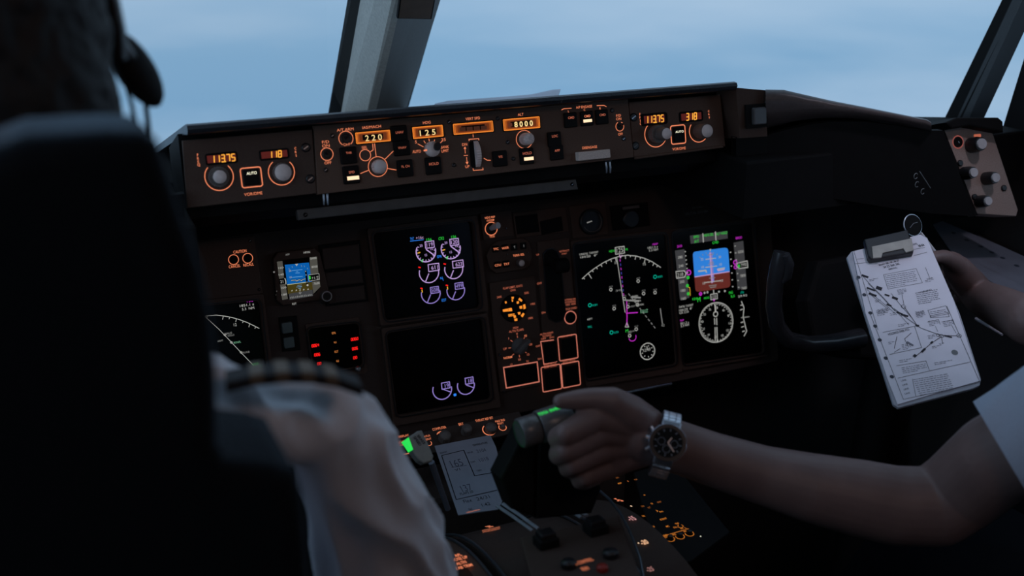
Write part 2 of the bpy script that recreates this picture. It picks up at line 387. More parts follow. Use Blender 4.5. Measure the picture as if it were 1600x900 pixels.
# ------------------------------------------------------------------ cabin shell
def wall(name, quads, m):
    b = MB()
    for q in quads: b.poly(q, m)
    return struct(b.build(name))
SILL = .96
def slab(name, pts, n, t, m):        # thick plate: polygon pts, thickness t along n
    b = MB(); n = Vector(n).normalized() * t; P = [Vector(p) for p in pts]; k = len(P)
    b.add(P + [p + n for p in P], [tuple(range(k)), tuple(range(2 * k - 1, k - 1, -1))] + [(i, k + i, k + (i + 1) % k, (i + 1) % k) for i in range(k)], m)
    return struct(b.build(name))
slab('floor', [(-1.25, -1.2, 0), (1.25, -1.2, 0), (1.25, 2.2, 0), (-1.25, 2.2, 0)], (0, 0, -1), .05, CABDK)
slab('ceiling', [(-1.0, -1.2, 1.78), (1.0, -1.2, 1.78), (.78, .78, 1.74), (0, 1.22, 1.74), (-.78, .78, 1.74)], (0, 0, 1), .05, CABIN)
slab('wall_back', [(-1.25, -1.2, 0), (1.25, -1.2, 0), (1.0, -1.2, 1.78), (-1.0, -1.2, 1.78)], (0, -1, 0), .05, CABIN)
PB = Vector((0, 1.87, 1.0)); PTOP = Vector((0, 1.25, 1.71))            # centre pillar line
RB = PT(1508, 190, 1.36); RT = Vector((.80, .80, 1.72))                # corner pillar line
SB = Vector((1.08, .15, .98)); ST = Vector((.88, .1, 1.72))            # rear end of side window
for s, nm in ((1, 'right'), (-1, 'left')):
    f = lambda v: Vector((s * v[0], v[1], v[2]))
    b = MB()
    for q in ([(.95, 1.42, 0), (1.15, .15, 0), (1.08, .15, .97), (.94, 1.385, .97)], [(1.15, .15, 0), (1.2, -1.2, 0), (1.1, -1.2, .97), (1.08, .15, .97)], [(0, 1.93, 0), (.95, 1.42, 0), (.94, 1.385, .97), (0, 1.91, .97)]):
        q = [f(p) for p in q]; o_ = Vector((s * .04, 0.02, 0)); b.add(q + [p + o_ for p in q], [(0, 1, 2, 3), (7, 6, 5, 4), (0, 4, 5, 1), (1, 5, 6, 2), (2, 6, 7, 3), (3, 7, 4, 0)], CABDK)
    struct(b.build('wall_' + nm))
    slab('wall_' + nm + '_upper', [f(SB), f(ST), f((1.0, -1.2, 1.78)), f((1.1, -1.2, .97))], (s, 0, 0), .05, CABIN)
def win(name, a, b, c, d):
    m = MB(); m.poly([a, b, c, d], GLASS); return struct(m.build(name))
win('window_1', PB, Vector((-RB.x, RB.y, RB.z)), Vector((-RT.x, RT.y, RT.z)), PTOP)
win('window_2', PB, RB, RT, PTOP)
win('window_3', RB, SB, ST, RT)
win('window_4', Vector((-RB.x, RB.y, RB.z)), Vector((-SB.x, SB.y, SB.z)), Vector((-ST.x, ST.y, ST.z)), Vector((-RT.x, RT.y, RT.z)))

# centre pillar: cross-section swept from the sill to the ceiling, in the plane where each edge is seen
def strip(name, L0, L1, m, thick=.03, back=Vector((0, .03, .03)), kind='structure'):
    b = MB(); n = len(L0)
    for i in range(n - 1):
        A, B, C_, D = L0[i], L0[i + 1], L1[i + 1], L1[i]; mm = m[i] if isinstance(m, list) else m
        vs = [A, B, C_, D] + [p + back for p in (A, B, C_, D)]
        b.add(vs, [(0, 1, 2, 3), (7, 6, 5, 4), (0, 4, 5, 1), (1, 5, 6, 2), (2, 6, 7, 3), (3, 7, 4, 0)], mm)
    o = b.build(name)
    if kind: o['kind'] = kind
    return o
def ext(lo, hi, k): return hi + (hi - lo) * k
def pil(pxb, pxt, dy=0):
    lo = PT(pxb[0], pxb[1], 1.84 + dy); hi = PT(pxt[0], pxt[1], 1.62 + dy); lo2 = lo + (lo - hi) * .35; return lo2, ext(lo, hi, 1.9)
e0 = pil((513, 176), (543, 0), .04); e1 = pil((533, 176), (563, 0), .01); e2 = pil((574, 172), (612, 0), -.11); e25 = pil((588, 171), (628, 0), -.12); e3 = pil((636, 168), (688, 0), .03)
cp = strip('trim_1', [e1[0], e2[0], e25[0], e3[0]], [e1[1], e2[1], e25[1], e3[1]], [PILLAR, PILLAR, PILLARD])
strip('trim_2', [e0[0], e1[0]], [e0[1], e1[1]], BLACK, back=Vector((.012, .02, 0)))
g0 = pil((632, 168), (690, -30), .045); g1 = pil((638, 168), (696, -30), .05)
strip('trim_3', [g0[0], g1[0]], [g0[0] + (g0[1] - g0[0]) * .32, g1[0] + (g1[1] - g1[0]) * .32], BLACK)
# right corner pillar and the side window frame behind it
def pil2(pxb, pxt, y0, y1): lo = PT(*pxb, y0); hi = PT(*pxt, y1); return lo + (lo - hi) * .3, ext(lo, hi, 2.5)
h0 = pil2((1496, 190), (1597, -14), 1.36, 1.27); h1 = pil2((1516, 190), (1612, -10), 1.33, 1.24); h2 = pil2((1535, 190), (1626, -6), 1.30, 1.21)
strip('trim_4', [h0[0], h1[0], h2[0]], [h0[1], h1[1], h2[1]], [BLACK, SATIN], back=Vector((0, .03, 0)))
h3 = pil2((1562, 215), (1622, 20), 1.33, 1.20); h4 = pil2((1800, 215), (1960, 60), 1.02, .86)
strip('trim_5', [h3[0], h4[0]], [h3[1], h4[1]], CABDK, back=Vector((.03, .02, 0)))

# ------------------------------------------------------------------ glareshield
def sweep(name, pts, vec, m, parent=None, smooth=False):
    b = MB(); P = [Vector(p) for p in pts]; vec = Vector(vec); n = len(P)
    b.add(P + [p + vec for p in P], [tuple(range(n)), tuple(range(2 * n - 1, n - 1, -1))], m)
    b.add(P + [p + vec for p in P], [(i, n + i, n + (i + 1) % n, (i + 1) % n) for i in range(n)], m, smooth)
    return b.build(name, parent)
gs = bpy.data.objects.new('glareshield', None); COL.objects.link(gs); gs.location = (-.012, 1.45, 1.0)
tag(gs, 'long dark padded glareshield hood with scuffed front edge running under the windscreen', 'glareshield')
def gchild(o): o.parent = gs; o.matrix_parent_inverse = Matrix.Translation(-gs.location); return o
zl = PT(700, 163.5, 1.262).z
prof = [(1.268, zl - .0125), (1.2615, zl - .010), (1.259, zl - .005), (1.2615, zl - .0008), (1.268, zl), (1.30, zl - .008), (1.80, zl - .135), (1.80, zl - .145), (1.30, zl - .018)]
gchild(sweep('hood', [(-.395, y, z) for y, z in prof], (.762, 0, 0), GLARE, smooth=False))
gchild(sweep('housing', [(-.40, 1.318, zl - .02), (-.40, 1.31, zl - .125), (-.40, 1.36, zl - .15), (-.40, 1.44, zl - .12), (-.40, 1.44, zl - .06)], (.772, 0, 0), BLACK))
GV = Frame(PT(1300, 170, 1.215), XA, up_tilt(6))
def gpoly(L, Y, back, name, m, dz=-.19):
    P = [PT(x, y, Y(x) if callable(Y) else Y) for x, y in L]
    return gchild(sweep(name, P, (0, back, dz * back), m))
yb = lambda x: 1.262 - max(0, x - 1190) * .00035
def brow_mesh():
    b = MB(); top = [(1196, 140), (1225, 140.5), (1262, 149), (1300, 157.5), (1350, 167), (1400, 177), (1448, 186.5), (1455, 191)]
    low = [(1199, 211), (1226, 204), (1262, 195), (1300, 190), (1350, 190), (1400, 196), (1448, 206), (1456, 210)]
    rows = []
    for k, (dy, mixk) in enumerate([(.30, 0), (.012, 0), (.004, .0), (0, .06), (-.004, .22), (-.002, .5), (.012, .8), (.03, 1), (.28, 1)]):
        row = []
        for (a, c) in zip(top, low):
            x, y = a[0] + (c[0] - a[0]) * mixk, a[1] + (c[1] - a[1]) * mixk
            base = yb(x); p = PT(x, y, base)
            if k == 0: p = PT(x, y, base) + Vector((0, .30, -.30 * .26))
            elif k == 8: p = p + Vector((0, .28, -.02))
            elif dy: p = PT(x, y + (1.2 if k == 1 else 0), base + dy) if k != 7 else p + Vector((0, dy, 0))
            row.append(p)
        rows.append(row)
    n = len(top); vs = [p for r in rows for p in r]
    b.add(vs, [(k * n + i, k * n + i + 1, (k + 1) * n + i + 1, (k + 1) * n + i) for k in range(len(rows) - 1) for i in range(n - 1)], SATINV, True)
    b.add([r[0] for r in rows], [tuple(range(len(rows)))], SATINV); b.add([r[-1] for r in rows], [tuple(range(len(rows)))[::-1]], SATINV); return b
SATINV = mat('brow_vinyl_brown_grey', (.085, .066, .062), .32, bump=.25, scale=200)
bm_ = brow_mesh(); gchild(bm_.build('side_brow'))
sk = MB(); tops = [(1150, 215), (1199, 211), (1226, 204), (1262, 195), (1300, 190), (1350, 190), (1400, 196), (1448, 204), (1474, 204)]; bots = [(1150, 290), (1199, 300), (1226, 300), (1262, 305), (1300, 310), (1350, 318), (1400, 326), (1460, 334), (1524, 338)]  # black sheet standing in for the deep shade under the side brow
ts = [PT(x, y, yb(x) + .012) for x, y in tops]; bs = [PT(x, y, yb(x) + .012) for x, y in bots]; k_ = len(ts); bk = Vector((0, .012, 0))
sk.add(ts + bs + [p + bk for p in ts + bs], [(i, i + 1, k_ + i + 1, k_ + i) for i in range(k_ - 1)] + [(2 * k_ + k_ + i, 3 * k_ + i + 1, 2 * k_ + i + 1, 2 * k_ + i) for i in range(k_ - 1)] + [(i, 2 * k_ + i, 2 * k_ + i + 1, i + 1) for i in range(k_ - 1)], BLACK); gchild(sk.build('brow_shade_sheet'))
ms = MB(); ms.add([(-.024 - v[0], v[1], v[2]) for v in sk.v], [f[::-1] for f in sk.f], BLACK); gchild(ms.build('brow_shade_sheet'))
mir = MB(); mir.add([(-.024 - v[0], v[1], v[2]) for v in bm_.v], [f[::-1] for f in bm_.f], SATINV, True); gchild(mir.build('side_brow'))
gpoly([(1150, 137), (1196, 141), (1199, 213), (1156, 216)], 1.268, .2, 'end_panel', PANEL2)

b = MB(); OUT = [(-.93, 1.37), (-.93, 1.235), (-.40, 1.235), (-.40, 1.46), (.375, 1.46), (.375, 1.235), (.93, 1.235), (.93, 1.37), (0, 1.90)]
b.prism(OUT, .925, 1.010, BLACK, .004, 2); gchild(b.build('coaming'))

SW = Panel(Frame(PT(1180, 180, 1.266), XA, up_tilt(8)), 1180, 180, 'warning_light_switch', 'square black switch light on the glareshield right of the radio panel', 'switch')
SW.body([(1163, 164), (1196, 161), (1197, 198), (1165, 201)], .004, BLACK, name='bezel')
SW.button(1182, 181, 20, 22, d=.006, name='switch_cap')
for o in SW.e.children:
    if o.name.startswith('switch_cap'): o.data.materials[0] = mat('switch_cap_grey', (.07, .066, .068), .4)
SW.z = .004; SW.done()

# sheet lying on the glareshield
b = MB(); top_e = [(679, 162), (700, 157.5), (740, 154.5), (790, 151), (830, 147.5), (862, 140.5), (876, 139)]; bot = [(679, 170), (700, 168), (740, 165), (790, 161), (830, 157), (866, 153), (872, 150)]
A = [PT(x, y, 1.62) for x, y in top_e]; B = [PT(x, y, 1.34) for x, y in bot]; n = len(A)
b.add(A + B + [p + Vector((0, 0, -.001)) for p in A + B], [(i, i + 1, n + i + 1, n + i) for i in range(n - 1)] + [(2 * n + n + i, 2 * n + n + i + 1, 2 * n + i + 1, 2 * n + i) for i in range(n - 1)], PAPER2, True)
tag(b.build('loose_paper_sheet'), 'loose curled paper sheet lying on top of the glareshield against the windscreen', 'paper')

# ------------------------------------------------------------------ glareshield panels
MCPF = Frame(PT(735, 235, 1.30), XA, up_tilt(12))
def digitwin(P, X, Y, w, h, dark=True):
    b = MB(); x, y = P.p(X, Y); o = triangulate_round(x, y, P.m(w), P.m(h), .0006, 1); i = triangulate_round(x, y, P.m(w) * .60, P.m(h) * .50, .0006, 1)
    oo = triangulate_round(x, y, P.m(w) + .003, P.m(h) + .003, .001, 1)
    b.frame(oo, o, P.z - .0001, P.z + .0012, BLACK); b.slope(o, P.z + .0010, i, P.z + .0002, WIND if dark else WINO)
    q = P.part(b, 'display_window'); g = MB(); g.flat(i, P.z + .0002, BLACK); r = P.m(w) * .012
    for q_, (kx, ky, c) in enumerate(((1.0, 1.0, WINO), (.93, .86, glow('window_glow_two', (.72, .17, .015), .9)), (.85, .74, glow('window_glow_three', (.42, .085, .008), .8)), (.77, .64, glow('window_glow_four', (.2, .035, .004), .7)))):  # emissive rings fading inward put the window light's falloff into colour
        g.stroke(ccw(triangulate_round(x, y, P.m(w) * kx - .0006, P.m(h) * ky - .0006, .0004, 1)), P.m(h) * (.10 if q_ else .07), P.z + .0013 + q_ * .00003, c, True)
    P.part(g, 'drum_recess', q); return q
def lcd(P, X, Y, w, h, t, tw, th, tx, bez=1.25):
    b = MB(); x, y = P.p(X, Y); b.rbox(x, y, P.m(w) * bez, P.m(h) * 1.6, P.z, P.z + .0012, BLACK, r=P.m(h) * .35, bev=.0006); q = P.part(b, 'display_window')
    g = MB(); g.rbox(x, y, P.m(w), P.m(h), P.z + .0012, P.z + .0014, REDW, r=0, bev=0, seg=1); g.seg7(t, *P.p(tx, Y), P.m(th), P.z + .0016, AMB, P.m(tw), th=.17); P.part(g, 'readout', q)
def vtext(P, t, X, Y, h, step, m=ORG):
    n = len(t)
    for i, c in enumerate(t): P.text(c, X + (i - (n - 1) / 2) * step * .10, Y + (i - (n - 1) / 2) * step, h, m, bold=.008)

# left VOR panel (zoom scale 4, origin 240,160)
P = Panel(MCPF, 392, 262, 'radio_tuning_panel', 'left navigation radio panel reading 113.75 and 118 with two round knobs', 'control panel', 'navigation radio panels')
P.body([(284, 220), (486, 202), (494, 302), (292, 325)], .006, PANEL2); P.T(240, 160, 4)
lcd(P, 420, 350, 176, 46, '113.75', 158, 42, 428, 1.12); lcd(P, 748, 325, 165, 42, '118', 92, 40, 752, 1.15)
P.ring = None
P.circ(405, 463, 87, 7, a0=135, a1=405); P.circ(793, 435, 83, 7, a0=125, a1=405)
P.knob(402, 465, 48, 30, KNOBD, KNOBG, base=(66, 22)); P.knob(795, 437, 62, 45, KNOBD, KNOBG)
P.rect(606, 468, 128, 122, 7, r=14); P.button(606, 468, 100, 98, 'AUTO', LITW, ty=442, th=17, d=.002)
vtext(P, 'FREQ', 275, 360, 16, 21); vtext(P, 'CRS', 882, 310, 15, 22); P.text('VOR/DME', 618, 570, 18, w=114)
P.screws([(945, 283), (972, 478)], 30); P.done()

# mode control panel
P = Panel(MCPF, 735, 235, 'mode_control_panel', 'long centre autopilot panel with orange lit windows reading 220, 125 and 8000', 'control panel')
P.body([(488, 197), (977, 155), (986, 246), (494, 304)], .008, PANEL)
P.T(480, 160, 5)
P.text('F/D\nON', 132, 325, 20, w=52); P.circ(142, 405, 43, 6); P.text('OFF', 150, 472, 20, w=48)
P.text('A/T ARM', 284, 214, 20, w=118); P.circ(290, 283, 50, 6, a0=-55, a1=235); P.text('OFF', 296, 330, 20, w=46)
for (X, Y, r) in ((142, 405, 30), (290, 283, 36)):
    b = MB(); x, y = P.p(X, Y); b.lathe(x, y, [(P.m(r), P.z), (P.m(r), P.z + .001), (P.m(r * .7), P.z + .001), (P.m(r * .7), P.z + .0002)], SATIN, 24)
    o = P.part(b, 'toggle_switch'); t = MB(); t.tube([(x, y, P.z), (x + .0004, y + P.m(16), P.z + .010)], [P.m(7), P.m(10)], SATIN, 10); P.part(t, 'toggle_lever', o)
P.text('IAS/MACH', 490, 194, 20, w=134); digitwin(P, 500, 271, 248, 76)
P.text('2 2 0', 502, 277, 42, AMBW, w=120, dz=.0020, bold=.008)
P.text('SEL', 434, 353, 20, w=40); P.circ(440, 413, 39, 6); P.line([(497, 322), (502, 372), (478, 388)], 6); P.line([(512, 320), (525, 425)], 6)
P.circ(538, 502, 69, 6); P.line([(590, 448), (658, 381)], 6); P.line([(606, 515), (682, 528)], 6); P.line([(402, 556), (470, 528)], 6)
P.knob(540, 503, 50, 62, KNOBG, KNOBG)
P.button(308, 415, 118, 118, 'THR', ORGD, ty=395, th=16); P.button(330, 565, 118, 125, 'SPD', ORGD, ty=545, th=18, lit=(342, 590, 84, 26, LITB))
P.button(702, 243, 122, 112, 'LNAV', ORGD, ty=236, th=17); P.button(722, 358, 122, 108, 'VNAV', ORGD, ty=355, th=17); P.button(748, 515, 118, 122, 'FL CH', ORGD, ty=500, th=17)
P.text('HDG', 918, 159, 20, w=58); digitwin(P, 926, 232, 226, 80); P.text('1 2 5', 922, 238, 42, AMBW, w=118, dz=.0020, bold=.008)
P.knob(957, 365, 56, 34, KNOBG, KNOBG, base=None)
kc = P.p(957, 365)
b = MB(); b.rbox(*P.p(985, 345), P.m(52), P.m(62), P.z + P.m(34), P.z + P.m(62), SATIN, r=P.m(25), bev=P.m(6), rot=-.3); P.part(b, 'selector_grip')
P.line([(882, 378), (928, 370)], 14, ORG, dz=P.m(36)); P.text('5', 834, 310, 22, w=14); P.text('25', 1048, 292, 22, w=34); P.text('AUTO', 840, 384, 21, w=62); P.text('BANK\nLIMIT', 1060, 364, 21, w=62)
P.line([(848, 325), (892, 348)], 6); P.line([(895, 300), (908, 320)], 6); P.line([(935, 285), (938, 305)], 6); P.line([(980, 292), (974, 308)], 6); P.line([(1038, 305), (1016, 324)], 6)
P.button(968, 495, 122, 125, 'HOLD', ORGD, ty=480, th=20)
P.text('VERT SPD', 1276, 128, 20, w=112); digitwin(P, 1279, 200, 308, 76)
b = MB(); 
for i in range(4): b.rbox(*P.p(1195 + i * 55, 212 - i * 4), P.m(46), P.m(28), P.z + .0010, P.z + .0016, glow('drum_face_dim', (.07, .02, .008), .6), r=0, bev=.0001, seg=1)
P.part(b, 'drum_shutter')
P.line([(1278, 250), (1280, 275)], 6); P.line([(1248, 303), (1246, 290), (1322, 284), (1324, 297)], 6); P.line([(1278, 515), (1281, 532), (1356, 526), (1354, 510)], 6)
P.text('DN', 1213, 330, 20, w=38); P.text('UP', 1234, 502, 20, w=32); P.line([(1218, 400), (1215, 360)], 5); P.line([(1206, 416), (1238, 414)], 6); P.line([(1228, 428), (1232, 472)], 5)
P.fill([(1204, 364), (1215, 346), (1226, 362)], ORG, dz=.0004); P.fill([(1220, 466), (1233, 486), (1243, 464)], ORG, dz=.0004)
P.line([(1362, 436), (1388, 452), (1415, 453)], 6)
b = MB(); x, y = P.p(1308, 405); b.rbox(x - P.m(22), y, P.m(66), P.m(196), P.z, P.z + .0004, BLACK, r=P.m(24), bev=0)
P.part(b, 'wheel_slot')
b = MB(); R = P.m(112); vs = []; nn = 26
for i in range(nn + 1):
    a = math.radians(-62 + 124 * i / nn); q = R * (1 if i % 2 else .965)
    for xx in (-P.m(17), P.m(17)): vs.append((x + xx, y + q * math.sin(a), P.z - R * .52 + q * math.cos(a)))
b.add(vs, [(2 * i, 2 * i + 1, 2 * i + 3, 2 * i + 2) for i in range(nn)], KNOBG); b.add(vs[::2], [tuple(range(nn + 1))], KNOBG); b.add(vs[1::2], [tuple(range(nn + 1))[::-1]], KNOBG)
P.part(b, 'thumbwheel')
P.button(1485, 440, 118, 116, 'V/S', ORGD, ty=425, th=18)
P.screws([(1130, 490), (1092, 155), (1470, 128), (184, 262), (132, 528)], 16)
P.T(680, 140, 5)
P.text('ALT', 648, 197, 20, w=46); digitwin(P, 655, 268, 292, 82); P.text('8 0 0 0', 668, 270, 40, AMBW, w=150, dz=.0020, bold=.03)
b = MB(); b.rbox(*P.p(566, 277), P.m(30), P.m(26), P.z + .0004, P.z + .0016, glow('drum_shutter_brown', (.16, .04, .02), .6), r=0, bev=.0001, seg=1); P.part(b, 'drum_shutter')
P.circ(678, 390, 66, 6); P.line([(665, 318), (667, 326)], 6); P.knob(680, 388, 46, 88, KNOBG, KNOBG)
P.button(693, 520, 116, 122, 'HOLD', ORGD, ty=498, th=20, lit=(706, 540, 76, 24, LITB)); P.screws([(592, 540), (548, 412)], 16)
P.button(908, 390, 112, 112, 'LOC', ORGD, ty=365, th=19); P.button(926, 492, 112, 112, 'APP', ORGD, ty=477, th=19)
P.text('A/P ENGAGE', 1142, 137, 20, w=136); P.line([(966, 162), (984, 152), (1044, 148)], 6); P.line([(1240, 128), (1296, 126), (1316, 136)], 6)
P.text('L', 1021, 172, 17); P.text('C', 1145, 160, 17); P.text('R', 1267, 149, 17)
P.button(1034, 240, 108, 112, 'CMD', ORGD, ty=222, th=18); P.button(1160, 228, 108, 112, 'CMD', ORG, ty=210, th=18, lit=(1163, 246, 72, 22, LITB)); P.button(1278, 216, 108, 112, 'CMD', ORGD, ty=200, th=18)
P.text('F/D\nON', 1410, 218, 20, w=44); P.circ(1420, 290, 35, 6, a0=115, a1=425); P.text('OFF', 1425, 349, 20, w=40)
b = MB(); x, y = P.p(1420, 288); b.lathe(x, y, [(P.m(24), P.z), (P.m(24), P.z + .001), (P.m(16), P.z + .001), (P.m(16), P.z + .0002)], SATIN, 24); o = P.part(b, 'toggle_switch'); t = MB(); t.tube([(x, y, P.z), (x, y + P.m(14), P.z + .009)], [P.m(7), P.m(10)], SATIN, 10); P.part(t, 'toggle_lever', o)
P.text('DISENGAGE', 1186, 452, 20, w=126)
b = MB(); b.rbox(*P.p(1200, 512), P.m(272), P.m(66), P.z, P.z + .010, mat('disengage_bar_grey', (.70, .57, .51), .5, bump=.2, scale=500), r=.0012, bev=.001); P.part(b, 'disengage_bar')
P.screws([(1360, 165), (1450, 385)], 18)
P.done()

# right VOR panel
P = Panel(MCPF, 1050, 208, 'radio_tuning_panel', 'right navigation radio panel reading 113.75 and 318 with tall knobs', 'control panel', 'navigation radio panels')
P.body([(979, 160), (1122, 148), (1130, 229), (987, 246)], .006, PANEL); P.T(840, 130, 5)
lcd(P, 892, 282, 158, 50, '113.75', 150, 44, 892, 1.3); lcd(P, 1180, 262, 158, 46, '318', 92, 44, 1180, 1.2)
P.circ(905, 400, 84, 7, a0=130, a1=330); P.circ(1240, 375, 74, 7, a0=140, a1=325)
P.knob(908, 400, 42, 85, KNOBD, KNOBG, base=(62, 48)); P.knob(1240, 378, 50, 105, KNOBD, KNOBG)
P.rect(1080, 402, 112, 122, 7, r=14); P.button(1085, 402, 88, 100, 'AUTO', LITW, ty=380, th=17, d=.002)
vtext(P, 'FREQ', 786, 282, 17, 25); vtext(P, 'CRS', 1320, 245, 15, 24); P.text('VOR/DME', 1087, 512, 20, w=104)
P.screws([(733, 268), (748, 490)], 28); P.done()
b = MB(); b.prism([MCPF.at(*q) for q in [(988, 245), (1124, 227), (1125, 231), (989, 249)]], .004, .011, PANEL, .002, 2)
o = b.build('panel_lip'); o.parent = P.e; o.matrix_parent_inverse = P.e.matrix_world.inverted() @ MCPF.matrix()

# ledge bar under the glareshield panels, and the clips that hang there
LF = Frame(PT(680, 312, 1.335), XA, up_tilt(8)); P = Panel(LF, 680, 312, 'pull_out_ledge', 'long narrow grey metal ledge bar below the autopilot panel', 'ledge')
P.body([(460, 326), (894, 279), (898, 295), (463, 343)], .012, mat('ledge_grey', (.085, .078, .074), .55, wear=(.2, .2, .2), wear_at=.72, wear_scale=80), .0015, 'ledge_bar')
b = MB(); b.prism(P.pts([(458, 322), (895, 275), (895, 280), (458, 327)]), -.05, .004, BLACK, 0); P.part(b, 'mounting_rail'); P.screws([(474, 334), (888, 287)], 3)
def clip(X, Y, lab):
    P = Panel(Frame(PT(X, Y, 1.30), XA, up_tilt(5)), X, Y, 'spring_clip', lab, 'clip', 'metal clips')
    b = MB()
    for dx in (-3, 3): b.tube([P.p(X + dx, Y - 11) + (.0,), P.p(X + dx, Y) + (.003,), P.p(X + dx + 1, Y + 9) + (.001,)], [.0014, .0016, .0012], METAL, 8)
    P.part(b, 'prong'); b = MB(); b.rbox(*P.p(X, Y - 11), P.m(11), P.m(5), -.002, .003, SATIN, r=.001); P.part(b, 'clip_base')
clip(508, 311, 'pair of thin bright metal prongs hanging under the left end of the autopilot panel')
clip(949, 261, 'small dark metal clip hanging under the disengage bar')

# ------------------------------------------------------------------ main instrument panel
MPF = Frame(PT(650, 340, 1.50), XA, up_tilt(12))
u0 = -.62 - MPF.o.x; u1 = .62 - MPF.o.x
b = MB(); yt = MPF.at(650, 318)[1]; yb_ = MPF.at(700, 668)[1]
b.rbox((u0 + u1) / 2, (yt + yb_) / 2 + .02, u1 - u0, yt - yb_ + .04, -.02, 0, BOARD, r=.005, bev=.001)
ip = b.build('instrument_board'); ip.matrix_world = MPF.matrix(); tag(ip, 'wide dark main instrument board behind all the screens and gauges', 'instrument board')
def crt(P, outer, inner, depth=.010, m=PANEL2, bez=.02, sm=SCREEN, name='bezel'):
    """bezel with rounded opening and a sunken screen; outer/inner are photograph corners (tl, tr, br, bl)"""
    o = P.pts(outer); i = P.pts(inner)
    def rr(q, r):
        q = ccw(q); res = []
        for k in range(4):
            p0, p1, p2 = Vector(q[k - 1]), Vector(q[k]), Vector(q[(k + 1) % 4]); a = p1 + (p0 - p1).normalized() * r; c = p1 + (p2 - p1).normalized() * r
            for t in range(6):
                t /= 5; res.append(tuple(a * (1 - t) ** 2 + p1 * 2 * t * (1 - t) + c * t ** 2))
        return res
    O, I = rr(o, .004), rr(i, .008); b = MB(); b.frame(O, I, 0, depth, m); b.frame(inset(I, -.0035), inset(I, -.0015), depth, depth + .002, SATIN); P.part(b, name)
    g = MB(); g.flat(I, .002, sm); P.part(g, 'screen'); P.z = .002
MK = BOARD
# caution panel
P = Panel(MPF, 374, 410, 'caution_switch_panel', 'small panel with two orange ringed caution cancel and recall buttons', 'control panel')
P.body([(300, 378), (396, 368), (410, 458), (312, 470)], .004, PANEL2); P.T(330, 340, 3.215)
P.text('CAUTION', 142, 169, 14, w=66); P.circ(110, 210, 25, 4); P.circ(181, 203, 25, 4); P.text('CANCEL', 115, 243, 14, w=58); P.text('RECALL', 185, 235, 14, w=52)
for q in ((110, 210), (181, 203)):
    b = MB(); x, y = P.p(*q); r = P.m(20); b.lathe(x, y, [(r, P.z), (r, P.z + .003), (r * .85, P.z + .004)], BTN, 24); P.part(b, 'push_button')
P.done(); P.T(0, 0, 1); P.screws([(390, 376), (404, 452)], 2.5)

# captain's navigation display (its right part shows beside the seat)
P = Panel(MPF, 370, 530, 'navigation_display', 'left black navigation screen with white arc beside the captain seat', 'display screen', 'navigation displays')
crt(P, [(262, 474), (410, 458), (428, 606), (284, 628)], [(272, 482), (403, 468), (418, 596), (292, 614)])
P.T(330, 340, 3.215)
P.text('MAP', 196, 417, 13, S_MAG, w=36); P.text('1851.1 z', 178, 438, 12, S_WH, w=72); P.text('5.3  NM', 184, 456, 12, S_WH, w=62)
arc = [(-120, 520), (-60, 500), (-20, 492), (25, 489), (60, 493), (100, 500), (140, 511), (180, 526), (215, 543), (240, 556)]
P.line(arc, 3.5, S_WH)
for x, y, q in ((60, 493, 18), (92, 499, 10), (126, 507, 16), (160, 518, 10), (192, 531, 18), (222, 547, 10), (-20, 492, 14)): P.line([(x, y), (x - 4, y + q)], 3, S_WH)
P.text('12', 119, 537, 14, S_WH); P.line([(-60, 470), (40, 562), (100, 625), (150, 678), (205, 735), (238, 772)], 2.5, S_WH)
for x, y in ((68, 588), (100, 626), (149, 676)): P.circ(x, y, 6, 3, S_WH, seg=4)
P.text('HALIS', 85, 580, 10, S_WHD, w=36); P.text('GOLLO', 98, 590, 9, S_WHD, w=34); P.text('BONPL', 130, 625, 10, glow('trace_pale_green', (.2, .5, .3), .7), w=36); P.text('SUSIE', 175, 675, 9, S_WHD, w=34)
P.text('KRUZ', 222, 735, 11, S_GRN, w=30); P.text('FI24R', 238, 748, 10, S_GRN, w=34); P.line([(205, 735), (225, 765), (240, 758), (222, 738)], 3, S_GRN)
P.text('ARPT', 45, 618, 9, S_WHD); P.text('STA', 52, 697, 9, S_WHD); P.text('ABLEY', 72, 770, 10, glow('trace_violet_faint', (.3, .03, .3), .6), w=34); P.done('display_image')

# standby flight display
P = Panel(MPF, 465, 432, 'standby_flight_display', 'small square standby attitude display with blue sky and silver knob', 'display screen')
b = MB(); o = P.pts([(424, 404), (431, 394), (488, 387), (497, 394), (512, 455), (508, 466), (440, 476), (430, 468)]); b.prism(o, 0, .012, PANEL2, .002, 2); P.part(b, 'bezel'); P.z = .012
P.T(420, 380, 9)
g = MB(); g.prism(P.pts([(88, 240), (652, 175), (700, 590), (640, 690), (160, 790)]), .012, .0125, SCREEN, 0); P.part(g, 'screen'); P.z = .0126
P.fill([(90, 250), (168, 242), (190, 480), (122, 490)], S_TAPE2); P.fill([(135, 570), (210, 560), (245, 770), (165, 785)], S_TAPE2)
P.fill([(545, 190), (650, 178), (672, 425), (560, 440)], S_TAPE2); P.fill([(580, 530), (690, 515), (698, 600), (600, 700)], S_TAPE2)
P.fill([(200, 295), (538, 262), (580, 530), (235, 570)], S_SKY2); P.fill([(235, 572), (580, 532), (592, 640), (245, 700)], S_GND2, dz=.0003)
P.fill([(255, 698), (588, 640), (596, 728), (268, 785)], S_TAPE, dz=.0003)
P.line([(233, 572), (510, 536)], 7, glow('trace_pale_yellow', (.6, .62, .35), .8), dz=.0006)
for (x, y, w) in ((370, 368, 150), (380, 408, 60), (375, 462, 150), (372, 390, 30), (405, 578, 60), (400, 600, 80), (408, 620, 40)): P.line([(x - w / 2, y + w * .05), (x + w / 2, y - w * .05)], 5, S_CYA, dz=.0006)
